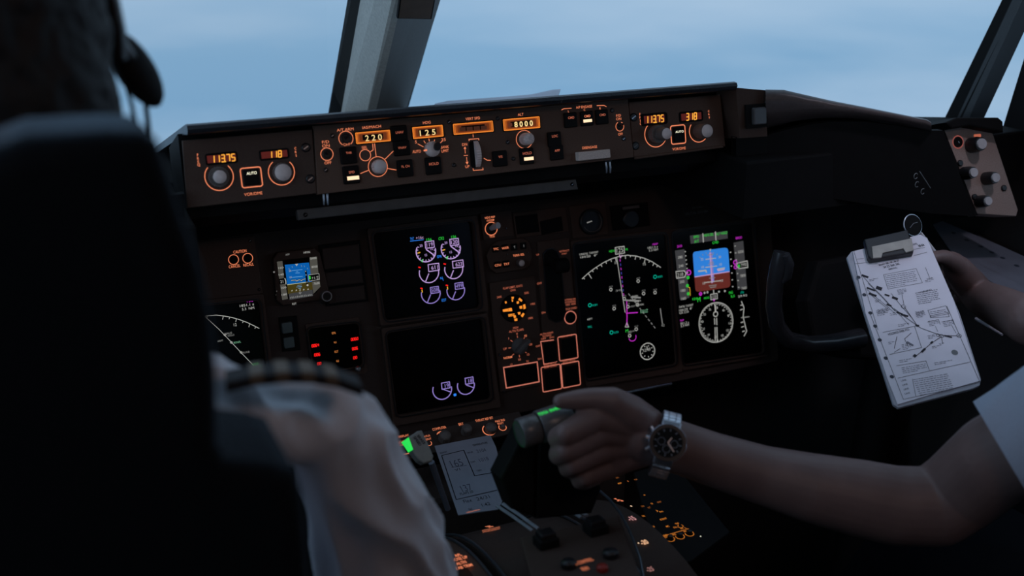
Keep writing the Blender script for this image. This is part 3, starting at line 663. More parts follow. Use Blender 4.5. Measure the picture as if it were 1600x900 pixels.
P.text('20', 272, 378, 26, S_WH, dz=.0006); P.text('10', 282, 468, 26, S_WH, dz=.0006); P.fill([(340, 282), (388, 278), (366, 312)], S_WH, dz=.0007)
for x, y in ((258, 338), (300, 312), (430, 300), (470, 302), (515, 335)): P.line([(x, y), (x + 6, y + 22)], 5, glow('trace_olive', (.35, .45, .3), .7), dz=.0006)
P.line([(290, 512), (350, 506), (365, 522), (400, 500), (436, 515), (450, 498), (490, 490)], 18, BLACK, dz=.0007); P.line([(290, 512), (350, 506), (365, 522), (400, 500), (436, 515), (450, 498), (490, 490)], 8, S_WH, dz=.0008)
P.line([(492, 372), (500, 440), (516, 600)], 26, BLACK, dz=.0007)
for y, r in ((385, 7), (435, 7), (535, 6), (578, 15)): P.circ(490 + (y - 385) * .14, y, r / 2, r, S_WH, dz=.0009, seg=12)
P.text('160', 146, 335, 26, S_WH, w=70); P.text('140', 152, 430, 26, S_WH, w=70); P.text('200', 184, 612, 26, S_WH, w=74); P.text('180', 195, 708, 26, S_WH, w=74); P.text('8400', 600, 203, 30, S_WH, w=86); P.text('8000', 616, 320, 30, S_WH, w=84); P.text('7600', 645, 553, 30, S_WH, w=84)
P.fill([(122, 496), (196, 488), (206, 560), (130, 568)], BLACK, dz=.0006); P.text('21', 158, 528, 38, S_WH, dz=.0009); P.line([(200, 480), (214, 520), (216, 564)], 12, S_WH, dz=.0009)
P.fill([(528, 436), (676, 415), (684, 500), (540, 520)], BLACK, dz=.0010); P.line([(528, 436), (676, 415), (684, 500), (540, 520)], 5, S_WH, dz=.0011, closed=True); P.fill([(535, 452), (556, 448), (562, 494), (540, 498)], S_GRN, dz=.0012)
P.text('7 5', 600, 478, 30, S_WH, dz=.0012); P.text('40\n20', 655, 475, 22, S_WH, dz=.0012, w=28)
for i in range(13): x = 275 + i * 25; P.line([(x, 745 - i * 3.4), (x + 5, 765 - i * 3.4)], 4, S_WH, dz=.0006)
P.text('12 13 14 15 16', 430, 728, 24, S_WHD, w=270, dz=.0006, rot=-.0)
P.circ(414, 684, 16, 5, S_WH, seg=4, dz=.0007)
for i, x in enumerate((300, 360, 412, 464, 525)): P.fill([(x - 12, 664 - i * 5), (x + 12, 660 - i * 5), (x + 2, 640 - i * 5)], S_WH, dz=.0007)
P.text('APP', 238, 152, 26, S_WHD, w=58); P.text('HP/IN', 508, 120, 28, S_WH, w=90); P.text('RST', 334, 838, 28, S_WH, w=58); P.circ(50, 395, 6, 12, S_WHD, seg=12); P.text('+', 88, 662, 24, S_WHD); P.text('-', 76, 714, 24, S_WHD)
P.done('display_image')
b = MB(); x, y = P.p(765, 722); r = P.m(76); b.lathe(x, y, [(r, .012), (r, .022), (r * .86, .024)], KNOBD, 40, 1, .05); k_ = P.part(b, 'knob'); b = MB(); b.ring(x, y, r * .88, r * .16, .0243, METAL); b.lathe(x, y, [(r * .7, .0238), (r * .66, .0255)], SATIN, 24); P.part(b, 'knob_cap', k_)

# blank dark modules right of the standby display
P = Panel(MPF, 537, 430, 'blanking_panel', 'dark blank instrument module with recessed panes left of the engine screen', 'blanking panel')
P.body([(497, 383), (561, 375), (575, 470), (509, 478)], .005, BLACK, name='frame')
for L in ([(501, 388), (559, 381), (562, 414), (505, 421)], [(506, 426), (563, 419), (566, 441), (509, 448)], [(510, 452), (567, 445), (570, 467), (513, 474)]):
    b = MB(); b.prism(P.pts(L), .005, .0075, BOARD, .0015, 2); P.part(b, 'blank_pane')
P = Panel(MPF, 449, 522, 'light_switch_panel', 'narrow plate with two unlit grey round switch lights above the engine readout', 'switch')
P.body([(435, 496), (463, 493), (469, 546), (441, 549)], .004, BLACK)
for (X, Y) in ((447, 511), (450, 534)): P.button(X, Y, 16, 17, d=.006, name='grey_lens')
for o in P.e.children:
    if o.name.startswith('grey_lens'): o.data.materials[0] = mat('lens_grey', (.11, .14, .14), .35)

# standby engine indicator
P = Panel(MPF, 524, 545, 'standby_engine_indicator', 'small black engine readout with red digits in two columns', 'display screen')
crt(P, [(476, 506), (560, 495), (573, 582), (492, 592)], [(480, 513), (559, 504), (566, 571), (490, 583)], .004)
P.T(430, 480, 7.5)
for (t, X, Y, w) in (('0064', 465, 446, 88), ('006', 488, 553, 72), ('00', 512, 659, 50), ('0060', 925, 370, 90), ('006', 930, 481, 72), ('00', 932, 588, 50)): P.leg.seg7(t, *P.p(X, Y), P.m(30), P.z + .0004, RED, P.m(w), th=.26)
for (t, X, Y, w) in (('EPR', 683, 300, 44), ('N1', 698, 409, 26), ('EGT', 713, 517, 44), ('N2', 728, 627, 30)): P.text(t, X, Y, 26, ORG2, w=w)
P.done('display_image'); x, y = P.p(955, 710)
b = MB(); r = P.m(32); b.lathe(x, y, [(r, .006), (r * .9, .012), (r * .5, .013)], METAL, 20); P.part(b, 'knob')

# engine displays
P = Panel(MPF, 662, 420, 'engine_display', 'upper centre engine screen with six violet dials and green figures', 'display screen', 'stacked engine displays')
crt(P, [(571, 357), (742, 336), (760, 484), (592, 508)], [(580, 364), (735, 345), (748, 480), (600, 500)], .010)
P.T(560, 320, 5)
P.text('TAT', 415, 264, 20, S_BLU, w=30); P.text('+16c', 475, 256, 22, S_PNK, w=60); P.line([(400, 284), (505, 272)], 4, S_BLU)
P.text('156', 548, 271, 20, S_GRN, w=42); P.text('CR2', 643, 262, 22, S_GRN, w=42); P.text('156', 740, 249, 20, S_GRN, w=38)
for (cx, cy, t, bx, by) in ((524, 365, '119', 553, 310), (718, 342, '120', 745, 290)):
    P.circ(cx, cy, 76, 8, S_PUR, a0=148, a1=372)
    for a in range(150, 372, 20):
        c, q = math.cos(math.radians(a)), math.sin(math.radians(a)); P.line([(cx + 76 * c, cy - 76 * q), (cx + 62 * c, cy - 62 * q)], 5, S_PUR)
    P.rect(bx, by, 68, 48, 6, S_PUR); P.text(t, bx, by, 30, S_PUR, w=50, dz=.0006); P.line([(cx, cy - 18), (cx + 72, cy + 34)], 8, S_PUR, dz=.0006)
    P.text('20', cx - 38, cy - 46, 18, S_PUR); P.text('15', cx, cy + 27, 18, S_PUR); P.text('10', cx + 45, cy - 22, 20, S_PUR)
    P.line([(cx - 65, cy + 12), (cx - 45, cy + 6)], 8, S_YEL, dz=.0006); P.line([(cx - 42, cy + 74), (cx - 26, cy + 62), (cx - 30, cy + 84)], 6, S_GRN, dz=.0006)
P.text('EPR', 630, 403, 20, S_BLU, w=36); P.text('N', 645, 572, 20, S_BLU); P.text('1', 658, 584, 16, S_BLU); P.text('EGT', 665, 743, 20, S_BLU, w=36)
for (cx, cy, t, bx, by, r, m_, cm) in ((548, 528, '611', 585, 488, 76, S_PUR, 0), (741, 502, '623', 774, 462, 72, S_PUR, 0), (562, 692, '508', 592, 664, 74, S_PURD, 1), (757, 668, '499', 783, 632, 71, S_PURD, 1)):
    P.circ(cx, cy, r, 7, m_, a0=164 if cm else 160, a1=372); P.rect(bx, by, 84 - cm * 20, 52 - cm * 6, 6, m_); P.text(t, bx + (6 if not cm else 0), by, 30, m_, w=52, dz=.0006)
    P.line([(cx - 2, cy + 8), (cx - 26, cy + 68)], 7, m_, dz=.0006)
    P.line([(cx - r - 8, cy - 42), (cx - r + 10, cy - 38)], 9, RED, dz=.0006)
    if cm: P.line([(cx - r + 4, cy - 30), (cx - r + 8, cy - 8)], 7, S_YEL, dz=.0007)
P.done('display_image'); P.T(0, 0, 1); P.screws([(576, 362), (733, 342), (749, 497), (600, 503)], 2.4)
P = Panel(MPF, 680, 575, 'engine_display', 'lower centre screen, mostly black with two small violet dials', 'display screen', 'stacked engine displays')
crt(P, [(593, 512), (758, 488), (779, 634), (612, 664)], [(601, 519), (751, 496), (765, 622), (618, 648)], .010)
P.T(580, 490, 4.736)
for (cx, cy, t, bx, by, r) in ((522, 560, '19', 548, 530, 70), (697, 530, '18', 722, 494, 64)):
    P.circ(cx, cy, r, 7, S_PURD, a0=155, a1=368); P.rect(bx, by, 60, 44, 6, S_PURD); P.text(t, bx + 8, by, 28, S_PURD, w=30, dz=.0006); P.line([(cx + 2, cy - 4), (cx + 62, cy + 18)], 6, S_PURD, dz=.0006)
P.rect(616, 599, 12, 10, 8, S_BLU); P.done('display_image'); P.T(0, 0, 1); P.screws([(597, 517), (748, 494)], 2.4)

# centre-right column
P = Panel(MPF, 775, 352, 'heading_switch_panel', 'small plate with an orange ringed white tipped heading reference toggle', 'control panel')
P.body([(749, 334), (797, 328), (802, 368), (754, 374)], .004, PANEL2); P.T(740, 330, 10)
P.text('HDG REF', 240, 95, 30, w=156, bold=.008); P.text('NORM', 247, 140, 28, w=112, bold=.008); P.circ(260, 270, 93, 14); P.text('TRUE', 272, 392, 30, w=82, bold=.008)
b = MB(); x, y = P.p(260, 268); b.lathe(x, y, [(P.m(78), P.z), (P.m(78), P.z + .002), (P.m(50), P.z + .002), (P.m(50), P.z)], SATIN, 24); o = P.part(b, 'toggle_switch'); t = MB(); t.tube([(x, y, P.z), (x + .004, y + .004, P.z + .010), (x + .006, y + .005, P.z + .016)], [P.m(34), P.m(48), P.m(46)], mat('toggle_white', (.80, .84, .92), .35), 14); P.part(t, 'toggle_lever', o); P.screws([(490, 265)], 14); P.done()
P = Panel(MPF, 838, 352, 'dark_recessed_module', 'unlit dark recessed indicator module above the gear lever slot', 'indicator')
P.body([(800, 333), (882, 323), (888, 362), (806, 372)], .003, PANEL2)
for L in ([(803, 338), (838, 334), (842, 362), (807, 366)], [(842, 346), (876, 338), (879, 360), (845, 367)]): b = MB(); b.prism(P.pts(L), .003, .0038, BLACK, .0006, 1); P.part(b, 'dark_pane')
P = Panel(MPF, 793, 400, 'instrument_source_panel', 'rounded plate with six tiny orange lettered keys and a grey knob', 'control panel')
b = MB(); b.prism(P.pts([(766, 383), (776, 376), (815, 371), (825, 378), (830, 400), (826, 415), (815, 421), (773, 427), (764, 420), (758, 400)]), 0, .006, PANEL2, .0015, 2); P.part(b, 'faceplate'); P.z = .006
P.T(740, 330, 10)
for (t, X, Y, mm) in (('TFC', 315, 585, ORG), ('WXR', 460, 568, ORG), ('T', 605, 555, S_WHD), ('I', 748, 535, S_WHD), ('CDU', 345, 835, ORG), ('TXT', 480, 818, ORG)): P.button(X, Y, 92, 96, t, mm, ty=Y, th=34, d=.003)
P.text('TERR SEL', 680, 680, 30, w=180, bold=.008); P.knob(690, 800, 52, 90, KNOBD, KNOBG); P.done(); P.screws([(500, 670), (825, 640)], 10)

P = Panel(MPF, 800, 520, 'flap_control_panel', 'panel with round orange flap position gauge and pointed grey selector', 'control panel')
P.body([(763, 442), (834, 431), (850, 600), (780, 612)], .004, PANEL2); P.T(760, 440, 5)
P.text('FLAP LIMIT, KNTS', 198, 42, 17, ORGD, w=150, bold=.008); P.text('LEVER', 200, 65, 15, ORGD, w=40, bold=.008)
for (t, X, Y) in (('240K', 93, 118), ('230K', 305, 86), ('190K', 355, 172), ('180K', 338, 282)): P.text(t, X, Y, 16, ORGD, w=38, bold=.008)
b = MB(); x, y = P.p(202, 205); R = P.m(100); b.lathe(x, y, [(R, P.z), (R, P.z + .002), (R * .93, P.z + .003)], BLACK, 40); P.part(b, 'gauge_case'); zz = .0034
GO = glow('gauge_orange', (1, .30, .03), .95)
for (L) in ([(182, 116), (200, 114), (200, 130), (184, 132)], [(183, 136), (194, 134), (194, 153), (185, 154)], [(234, 136), (246, 122), (268, 142), (258, 154)], [(222, 152), (240, 148), (241, 166), (224, 170)], [(272, 176), (288, 172), (294, 205), (276, 212)], [(243, 188), (264, 184), (266, 206), (246, 208)], [(230, 236), (250, 232), (252, 250), (236, 254)], [(254, 262), (272, 238), (284, 248), (268, 276)], [(204, 286), (226, 282), (228, 302), (206, 304)], [(196, 262), (214, 256), (218, 276), (202, 282)], [(156, 252), (204, 244), (206, 262), (160, 270)], [(130, 152), (142, 148), (146, 164), (134, 168)]): P.fill(L, GO, dz=zz)
P.fill([(114, 214), (184, 200), (188, 226), (116, 232)], GO, dz=zz); P.text('FLAPS', 182, 257, 12, BLACK, w=42, dz=zz + .0003); P.text('2', 156, 214, 14, BLACK, dz=zz + .0003)
P.text('HIGH', 220, 357, 16, ORGD, w=40, bold=.008); P.text('ALTN FLAPS', 225, 380, 17, ORGD, w=114, bold=.008)
P.T(760, 440, 5); P.knob(250, 500, 60, 20, mat('knob_mid_grey', (.13, .125, .125), .55), mat('knob_mid_grey', (.13, .125, .125), .55), flute=False)
b = MB(); b.rbox(*P.p(258, 494), P.m(34), P.m(130), P.z + .0075, P.z + .0165, mat('knob_mid_grey', (.13, .125, .125), .5), r=P.m(14), bev=P.m(8), rot=-math.radians(52)); P.part(b, 'selector_grip')
for (t, X, Y) in (('0', 231, 405), ('10', 298, 420), ('20', 338, 487), ('15', 318, 566), ('30', 250, 606), ('NORM', 160, 590), ('UP', 138, 522), ('1', 166, 442)): P.text(t, X, Y, 17, ORG if t in ('NORM', '10') else ORGD, bold=.008)
for L in ([(233, 420), (235, 436)], [(290, 432), (282, 446)], [(310, 488), (326, 488)], [(292, 544), (304, 554)], [(248, 570), (250, 588)], [(208, 562), (192, 574)], [(184, 514), (164, 516)], [(196, 466), (180, 454)]): P.line(L, 5, ORGD)
P.line([(126, 668), (388, 624), (404, 778), (148, 828)], 8, ORG if 0 else glow('outline_salmon', (.75, .22, .15), .75), closed=True); OS = MATS['outline_salmon']
P.text('LE', 188, 645, 15, ORGD); P.text('TE', 312, 620, 15, ORGD)
b = MB(); b.prism(P.pts([(134, 678), (382, 636), (396, 770), (154, 816)]), P.z, P.z + .002, BLACK, .001, 1); P.part(b, 'indicator_window'); P.screws([(96, 568), (130, 856)], 10); P.done()

P = Panel(MPF, 868, 480, 'landing_gear_panel', 'tall panel with a dark vertical gear lever slot and orange outlined guarded switches', 'control panel')
P.body([(838, 378), (888, 371), (906, 600), (852, 608)], .004, PANEL2); P.T(740, 330, 10)
P.text('UP', 985, 677, 24, ORGD, w=44, bold=.008); P.text('RETRACT', 1400, 618, 26, ORGD, w=150, bold=.008); P.text('STBY', 1398, 660, 22, ORGD, w=78, bold=.008); P.T(760, 440, 5)
P.text('OFF', 405, 12, 15, ORGD, w=36, bold=.008); P.text('DN', 437, 240, 15, ORGD, w=28, bold=.008)
for i, t in enumerate(('EXTEND IN', 'EXTENDED', 'STBY 40K')): P.text(t, 640 + i * 2, 138 + i * 19, 14, ORGD, w=94, bold=.008)
P.text('LOCK OVRD', 650, 208, 16, ORGD, w=96, bold=.008); P.circ(647, 278, 45, 7, OS)
b = MB(); x, y = P.p(647, 278); b.lathe(x, y, [(P.m(38), P.z), (P.m(38), P.z + .003), (P.m(30), P.z + .004)], BTN, 24); P.part(b, 'push_button')
b = MB(); L = [(846, 396), (852, 389), (861, 387), (869, 392), (874, 404), (882, 488), (878, 500), (866, 504), (856, 498), (852, 486)]; P.T(0, 0, 1); b.prism(P.pts(L), P.z, P.z + .0006, BLACK, .0003, 1); b.frame(P.pts(L), inset(ccw(P.pts(L)), .0015), P.z, P.z + .002, SATIN); P.part(b, 'lever_slot')
b = MB(); x, y = P.p(858, 410); b.tube([(x, y, .004), (x, y - .002, .035)], [.004, .004], SATIN, 10); lv = P.part(b, 'gear_lever'); b = MB(); b.cyl3((x - .012, y - .002, .043), (x + .012, y - .002, .043), .012, BLACK, seg=28, bev=.002); P.part(b, 'lever_knob', lv)
P.T(760, 440, 5)
P.line([(518, 452), (416, 466), (440, 642), (540, 620), (536, 590)], 7, OS); P.rect(628, 512, 146, 172, 7, OS, r=10); P.rect(500, 750, 148, 178, 7, OS, r=10); P.rect(650, 722, 142, 174, 7, OS, r=10)
for (X, Y, w, h, n_) in ((482, 545, 98, 150, 'switch_guard'), (628, 512, 122, 148, 'switch_guard'), (500, 752, 126, 152, 'switch_guard'), (650, 724, 120, 150, 'switch_guard')): P.button(X, Y, w, h, d=.006, name=n_)
for (t, X, Y, w) in (('ALTN GEAR', 462, 402, 104), ('EXTEND', 465, 420, 66), ('OFF    DN', 468, 438, 100), ('OFF', 396, 500, 36), ('DN', 408, 600, 28), ('TERR OVRD', 615, 422, 98), ('GND PROX', 490, 642, 98), ('FLAP OVRD', 492, 660, 98), ('GND PROX', 636, 612, 100), ('GEAR OVRD', 638, 630, 104)): P.text(t, X, Y, 14, ORGD, w=w, bold=.008)
P.done()

# right navigation display
P = Panel(MPF, 975, 475, 'navigation_display', 'right tall navigation screen with heading 125 arc and magenta track', 'display screen', 'navigation displays')
crt(P, [(889, 376), (1045, 357), (1064, 580), (914, 604)], [(894, 382), (1038, 365), (1054, 568), (914, 592)], .005)
P.T(890, 350, 3.912)
P.text('UNKNL TAN20T', 115, 178, 12, S_WH, w=112); P.text('184/20   8"', 113, 196, 12, S_WH, w=98); P.text('HDG', 255, 165, 13, S_GRN, w=34); P.rect(303, 160, 54, 36, 4, S_WH); P.text('125', 303, 160, 26, S_WH, w=40); P.text('M', 344, 155, 14, S_GRN)
P.text('MAP', 519, 122, 12, S_MAG, w=34); P.text('1851.2 z', 504, 142, 12, S_WH, w=62); P.text('5.3 NM', 508, 158, 12, S_WH, w=56)
arc = [(72, 335), (110, 300), (150, 270), (200, 237), (250, 213), (300, 197), (350, 190), (400, 195), (450, 208), (500, 230), (553, 265)]; P.line(arc, 4, S_WH)
for x, y, dx, dy in ((110, 300, 20, 32), (80, 328, 8, 8), (133, 282, 8, 10), (160, 263, 6, 12), (186, 246, 8, 14), (216, 229, 6, 12), (246, 214, 6, 16), (275, 204, 8, 28), (336, 191, 2, 22), (368, 191, -2, 12), (400, 195, -4, 22), (430, 202, -4, 12), (458, 211, -6, 26), (485, 223, -6, 12), (512, 236, -8, 18), (536, 252, -8, 10)): P.line([(x, y), (x + dx, y + dy)], 4, S_WH)
P.text('12', 281, 234, 16, S_WH); P.text('15', 453, 244, 16, S_WH); P.line([(284, 205), (335, 540)], 3.5, S_WH)
for i in range(9): y = 215 + i * 26; x = 304 + (y - 215) * .10; P.line([(x, y), (x + 1.5, y + 14)], 4, S_MAG if i % 2 == 0 else glow('trace_blue_faint', (.06, .06, .4), .8))
P.line([(345, 470), (347, 560), (346, 620)], 5, S_MAG); P.line([(340, 545), (412, 540)], 5, S_MAG); P.line([(300, 186), (306, 206), (318, 188)], 5, S_PNK)
P.line([(346, 600), (336, 628), (356, 628)], 4, S_WH, closed=True)
for x, y in ((415, 348), (248, 400), (330, 456), (448, 424), (518, 418), (268, 516), (403, 642), (363, 682), (352, 505), (410, 492)): P.circ(x, y, 8, 4, S_WH, seg=8); P.text('A12', x, y - 18, 9, S_WHD, w=22)
for (t, x, y) in (('30', 295, 405), ('TANSA', 396, 440), ('KOLPY', 385, 462), ('WESEL', 415, 468), ('LARRY', 380, 502), ('ROSIN', 430, 492), ('BEKAR', 375, 655)): P.text(t, x, y, 10, S_WH if x > 380 else S_WHD, w=36)
P.line([(335, 465), (420, 470)], 8, S_WHD); P.line([(370, 445), (430, 450)], 8, S_WHD)
for i in range(10): P.line([(356 + i * 17, 425 + i * 22), (366 + i * 17, 438 + i * 22)], 4, S_WHD)
P.text('KRUZ', 452, 532, 20, glow('trace_pale_green', (.2, .5, .3), .7), w=46)
for x, y, t in ((120, 495, 'K01'), (518, 322, 'K01'), (252, 662, 'KXTA')): P.circ(x, y, 9, 4, S_TEAL, seg=14); P.text(t, x + 30, y - 1, 12, S_TEAL, w=28)
P.text('ARPT', 119, 580, 11, S_WH, w=32); P.text('TFC', 119, 628, 12, S_TEAL, w=26); P.text('M', 346, 652, 18, S_GRN); P.circ(380, 690, 22, 4, S_MAG, a0=190, a1=380)
P.line([(550, 515), (563, 610)], 5, S_WHD); P.text('42', 566, 618, 16, S_WHD); P.circ(472, 777, 45, 5, S_WH); P.line([(468, 745), (470, 765)], 4, S_WH); P.text('12/49', 468, 768, 18, S_WH, w=44)
for a in range(0, 360, 40): c, q = math.cos(math.radians(a)), math.sin(math.radians(a)); P.line([(472 + 38 * c, 777 + 38 * q), (472 + 30 * c, 777 + 30 * q)], 4, S_WH)
P.done('display_image'); P.T(0, 0, 1); P.screws([(893, 381), (918, 377)], 2.2)

# right primary flight display
P = Panel(MPF, 1110, 460, 'primary_flight_display', 'right primary flight screen with blue and brown attitude square and compass', 'display screen')
crt(P, [(1044, 358), (1177, 341), (1197, 556), (1064, 578)], [(1048, 363), (1173, 347), (1191, 550), (1066, 569)], .005)
P.T(1040, 350, 4.286)
P.fill([(158, 78), (408, 46), (412, 96), (164, 132)], S_TAPE)
for x in (244, 328): P.line([(x, 62 - (x - 244) * .14), (x + 4, 122 - (x - 244) * .14)], 6, S_WH, dz=.0005)
P.text('SPD', 200, 85, 16, S_GRN, w=36, dz=.0006); P.text('A/T', 202, 115, 18, S_GRN, w=30, dz=.0006); P.text('HDG SEL', 284, 72, 16, S_GRN, w=64, dz=.0006); P.text('ALT HOLD', 370, 62, 16, S_GRN, w=76, dz=.0006); P.text('CMD', 328, 123, 16, S_GRN, w=40, dz=.0006)
P.text('200', 88, 148, 16, S_MAG, w=32); P.text('8000', 485, 92, 16, S_MAG, w=42)
def rr4(L, r):
    q = [Vector(a) for a in L]; res = []
    for k in range(4):
        a = q[k] + (q[k - 1] - q[k]).normalized() * r; c = q[k] + (q[(k + 1) % 4] - q[k]).normalized() * r
        for t in range(5): t /= 4; res.append(tuple(a * (1 - t) ** 2 + q[k] * 2 * t * (1 - t) + c * t * t))
    return res
full = rr4([(176, 186), (412, 156), (430, 422), (196, 456)], 24)
P.fill(full, S_GND, dz=.0003); up = [p for p in full if p[1] < 340 - (p[0] - 300) * .09]; up = sorted(up, key=lambda p: math.atan2(p[1] - 260, p[0] - 300)); sky = rr4([(176, 186), (412, 156), (424, 316), (188, 352)], 24)
sky = [p for p in sky if p[1] < 300] ; sky = sorted(sky, key=lambda p: p[0]); P.fill([(188, 352)] + sky + [(424, 318)], S_SKY, dz=.0005)
P.line([(188, 354), (422, 318)], 5, S_PNK, dz=.0008); P.line([(296, 190), (310, 390)], 20, glow('flight_director_haze', (.25, .22, .62), .8), dz=.0006); P.line([(292, 190), (305, 395)], 6, S_PNK, dz=.0009)
P.line([(212, 316), (262, 310), (268, 325)], 8, S_WH, dz=.0010); P.line([(342, 302), (390, 294)], 8, S_WH, dz=.0010); P.line([(340, 300), (346, 312), (388, 304)], 6, S_PNK, dz=.0010)
for (cx, cy, w) in ((296, 232, 70), (298, 268, 40), (302, 256, 30), (300, 285, 80), (306, 360, 40), (308, 385, 110), (310, 410, 50), (312, 422, 40), (294, 205, 40)): P.line([(cx - w / 2, cy + w * .06), (cx + w / 2, cy - w * .06)], 4.5, S_WH if w > 60 else S_WHD, dz=.0009)
for (t, x, y) in (('20', 238, 236), ('20', 356, 220), ('10', 242, 288), ('10', 362, 270), ('10', 250, 396), ('10', 370, 378)): P.text(t, x, y, 16, S_WH, w=16, dz=.0009)
P.fill([(286, 168), (300, 166), (293, 184)], S_WH, dz=.0009)
for i in range(7): a = math.radians(40 + i * 17); P.line([(292 + 100 * math.cos(a) * .9, 280 - 96 * math.sin(a)), (292 + 90 * math.cos(a) * .9, 280 - 86 * math.sin(a))], 4, S_WHD, dz=.0008)
P.fill([(58, 178), (120, 168), (155, 492), (92, 508)], S_TAPE); P.fill([(450, 125), (515, 112), (540, 422), (478, 440)], S_TAPE)
for (t, x, y) in (('280', 92, 222), ('240', 98, 280), ('200', 105, 386), ('180', 112, 444), ('160', 116, 498), ('8200', 498, 185), ('7800', 512, 345), ('7600', 520, 428)): P.text(t, x, y, 17, S_WH, w=30 if x < 300 else 36, dz=.0005)
P.line([(62, 318), (118, 312), (130, 328), (122, 354), (68, 362)], 5, S_WH, dz=.0009, closed=True); P.fill([(64, 320), (117, 314), (128, 328), (120, 352), (70, 360)], BLACK, dz=.0007); P.text('218', 92, 338, 24, S_WH, w=38, dz=.0009)
P.circ(149, 324, 13, 6, S_MAG, dz=.0009); P.line([(128, 330), (140, 326)], 5, S_WH, dz=.0009)
for x, y in ((144, 358), (140, 412), (146, 466)): P.circ(x, y, 6, 6, S_GRN, dz=.0009, seg=12)
P.line([(140, 420), (156, 424), (160, 480)], 3, S_YEL, dz=.0008)
P.line([(474, 262), (540, 246), (544, 290), (484, 298), (470, 280)], 5, S_WH, dz=.0009, closed=True); P.fill([(476, 264), (538, 249), (542, 288), (486, 296), (473, 280)], BLACK, dz=.0007); P.text('7990', 515, 272, 20, S_WH, w=38, dz=.0009); P.fill([(478, 272), (488, 270), (490, 290), (480, 290)], S_GRN, dz=.0010)
P.circ(460, 256, 11, 5, S_MAG, dz=.0009); P.circ(462, 288, 9, 5, S_MAG, dz=.0009)
for i in range(6): P.line([(122 + i * 3, 185 + i * 28), (130 + i * 3, 184 + i * 28)], 6, S_WH, dz=.0006); P.line([(425 + i * 3, 190 + i * 46), (433 + i * 3, 188 + i * 46)], 6, S_WH, dz=.0006)
for i in range(7): P.line([(456 + i * 4, 148 + i * 46), (464 + i * 4, 146 + i * 46)], 5, S_WH, dz=.0006)
P.circ(229, 467, 7, 7, S_MAG, seg=12); P.text('124', 190, 500, 16, S_GRN, w=28); P.text('M', 218, 505, 30, S_GRN, w=20); P.text('HDG', 270, 494, 14, S_GRN, w=34); P.rect(319, 485, 44, 30, 4, S_WH); P.text('125', 319, 486, 18, S_WH, w=30); P.text('MAG', 432, 458, 18, S_GRN, w=26); P.text('ILS', 445, 482, 16, S_GRN, w=24); P.text('29.92', 510, 480, 14, S_WH, w=62); P.text('STD', 508, 458, 14, S_TEAL, w=22)
for i, x in enumerate((256, 275, 352, 392)): P.circ(x, 448 - i * 4 + 12, 4, 4, S_WH, seg=10)
P.line([(316, 440), (318, 465)], 5, S_WH)
for (t, x, y, w, mm) in (('UNKNL TAN20T', 130, 548, 98, S_WH), ('184/20  8"', 130, 570, 88, S_WH), ('GS 210', 118, 590, 60, S_WH), ('MAP', 102, 645, 30, S_MAG), ('1851.2 z', 120, 662, 62, S_WH), ('5.3 NM', 124, 678, 54, S_WH)): P.text(t, x, y, 14, mm, w=w)
cx, cy = 333, 658
P.circ(cx, cy, 114, 4, S_WH, seg=60)
for i in range(72):
    a = math.radians(i * 5 + 3); c, q = math.cos(a) * .94, math.sin(a) * 1.1; r0 = 112 if i % 2 else 106; P.line([(cx + r0 * c, cy + r0 * q), (cx + 122 * c, cy + 122 * q)], 3.5, S_WH)
for i in range(12):
    a = math.radians(i * 30 + 3); P.text(str((i * 3 + 12) % 36 or 36), cx + 92 * math.cos(a), cy + 98 * math.sin(a), 15, S_WH, w=14)
P.line([(326, 538), (330, 590)], 8, S_WH); P.circ(330, 602, 14, 5, S_WH); P.line([(322, 630), (324, 672)], 5, S_WH); P.line([(336, 628), (338, 676)], 5, S_WH); P.line([(326, 690), (328, 780)], 5, S_WH); P.line([(338, 688), (342, 790)], 5, S_WH); P.fill([(310, 502), (328, 500), (320, 520)], S_MAG)
P.line([(502, 516), (520, 560), (514, 620), (530, 690), (538, 715), (520, 750)], 5, S_WH)
for x, y in ((496, 545), (494, 575), (498, 660), (502, 690), (508, 720)): P.line([(x, y), (x + 18, y - 6)], 5, S_WH)
P.line([(500, 626), (556, 620)], 5, S_WHD)
P.done('display_image')

# round gauge, small dark gauge, placard on the upper right board
P = Panel(MPF, 921, 346, 'round_gauge', 'round dark gauge with chrome glints above the right navigation screen', 'gauge')
P.body([(888, 322), (945, 315), (950, 366), (894, 373)], .003, PANEL2)
b = MB(); x, y = P.p(921, 346); r = P.m(18); b.lathe(x, y, [(r, .003), (r, .009), (r * .86, .010), (r * .80, .006)], SATIN, 36); P.part(b, 'gauge_case'); b = MB(); b.ring(x, y, r * .78, r * .06, .0103, KNOBD, 200, 400); P.z = .0066
P.line([(914, 348), (922, 345)], 1.4, S_WHD); P.part(b, 'dial_rim'); P.done('needle')
P = Panel(MPF, 978, 338, 'dark_gauge', 'small square unlit gauge with a grey nameplate beside the round gauge', 'gauge')
P.body([(952, 322), (1010, 316), (1014, 352), (957, 360)], .004, BLACK); b = MB(); b.rbox(*P.p(984, 324), P.m(26), P.m(3.5), .004, .0046, KNOBD, r=0, bev=.0002); P.part(b, 'nameplate'); P.z = .004
b = MB(); x, y = P.p(984, 342); r = P.m(13); b.lathe(x, y, [(r, .004), (r, .007), (r * .8, .0075)], SATIN, 28); P.part(b, 'dial')
P = Panel(MPF, 1088, 328, 'placard', 'small dull grey engraved placard above the right flight screen', 'placard')
P.body([(1066, 322), (1108, 317), (1110, 334), (1068, 339)], .001, BOARD); GR = mat('engraving_grey', (.22, .21, .20), .7)
P.text('N 640', 1089, 324, 3.2, GR, w=14); P.text('SELCAL DH-BK', 1088, 332, 3.6, GR, w=36); P.done()

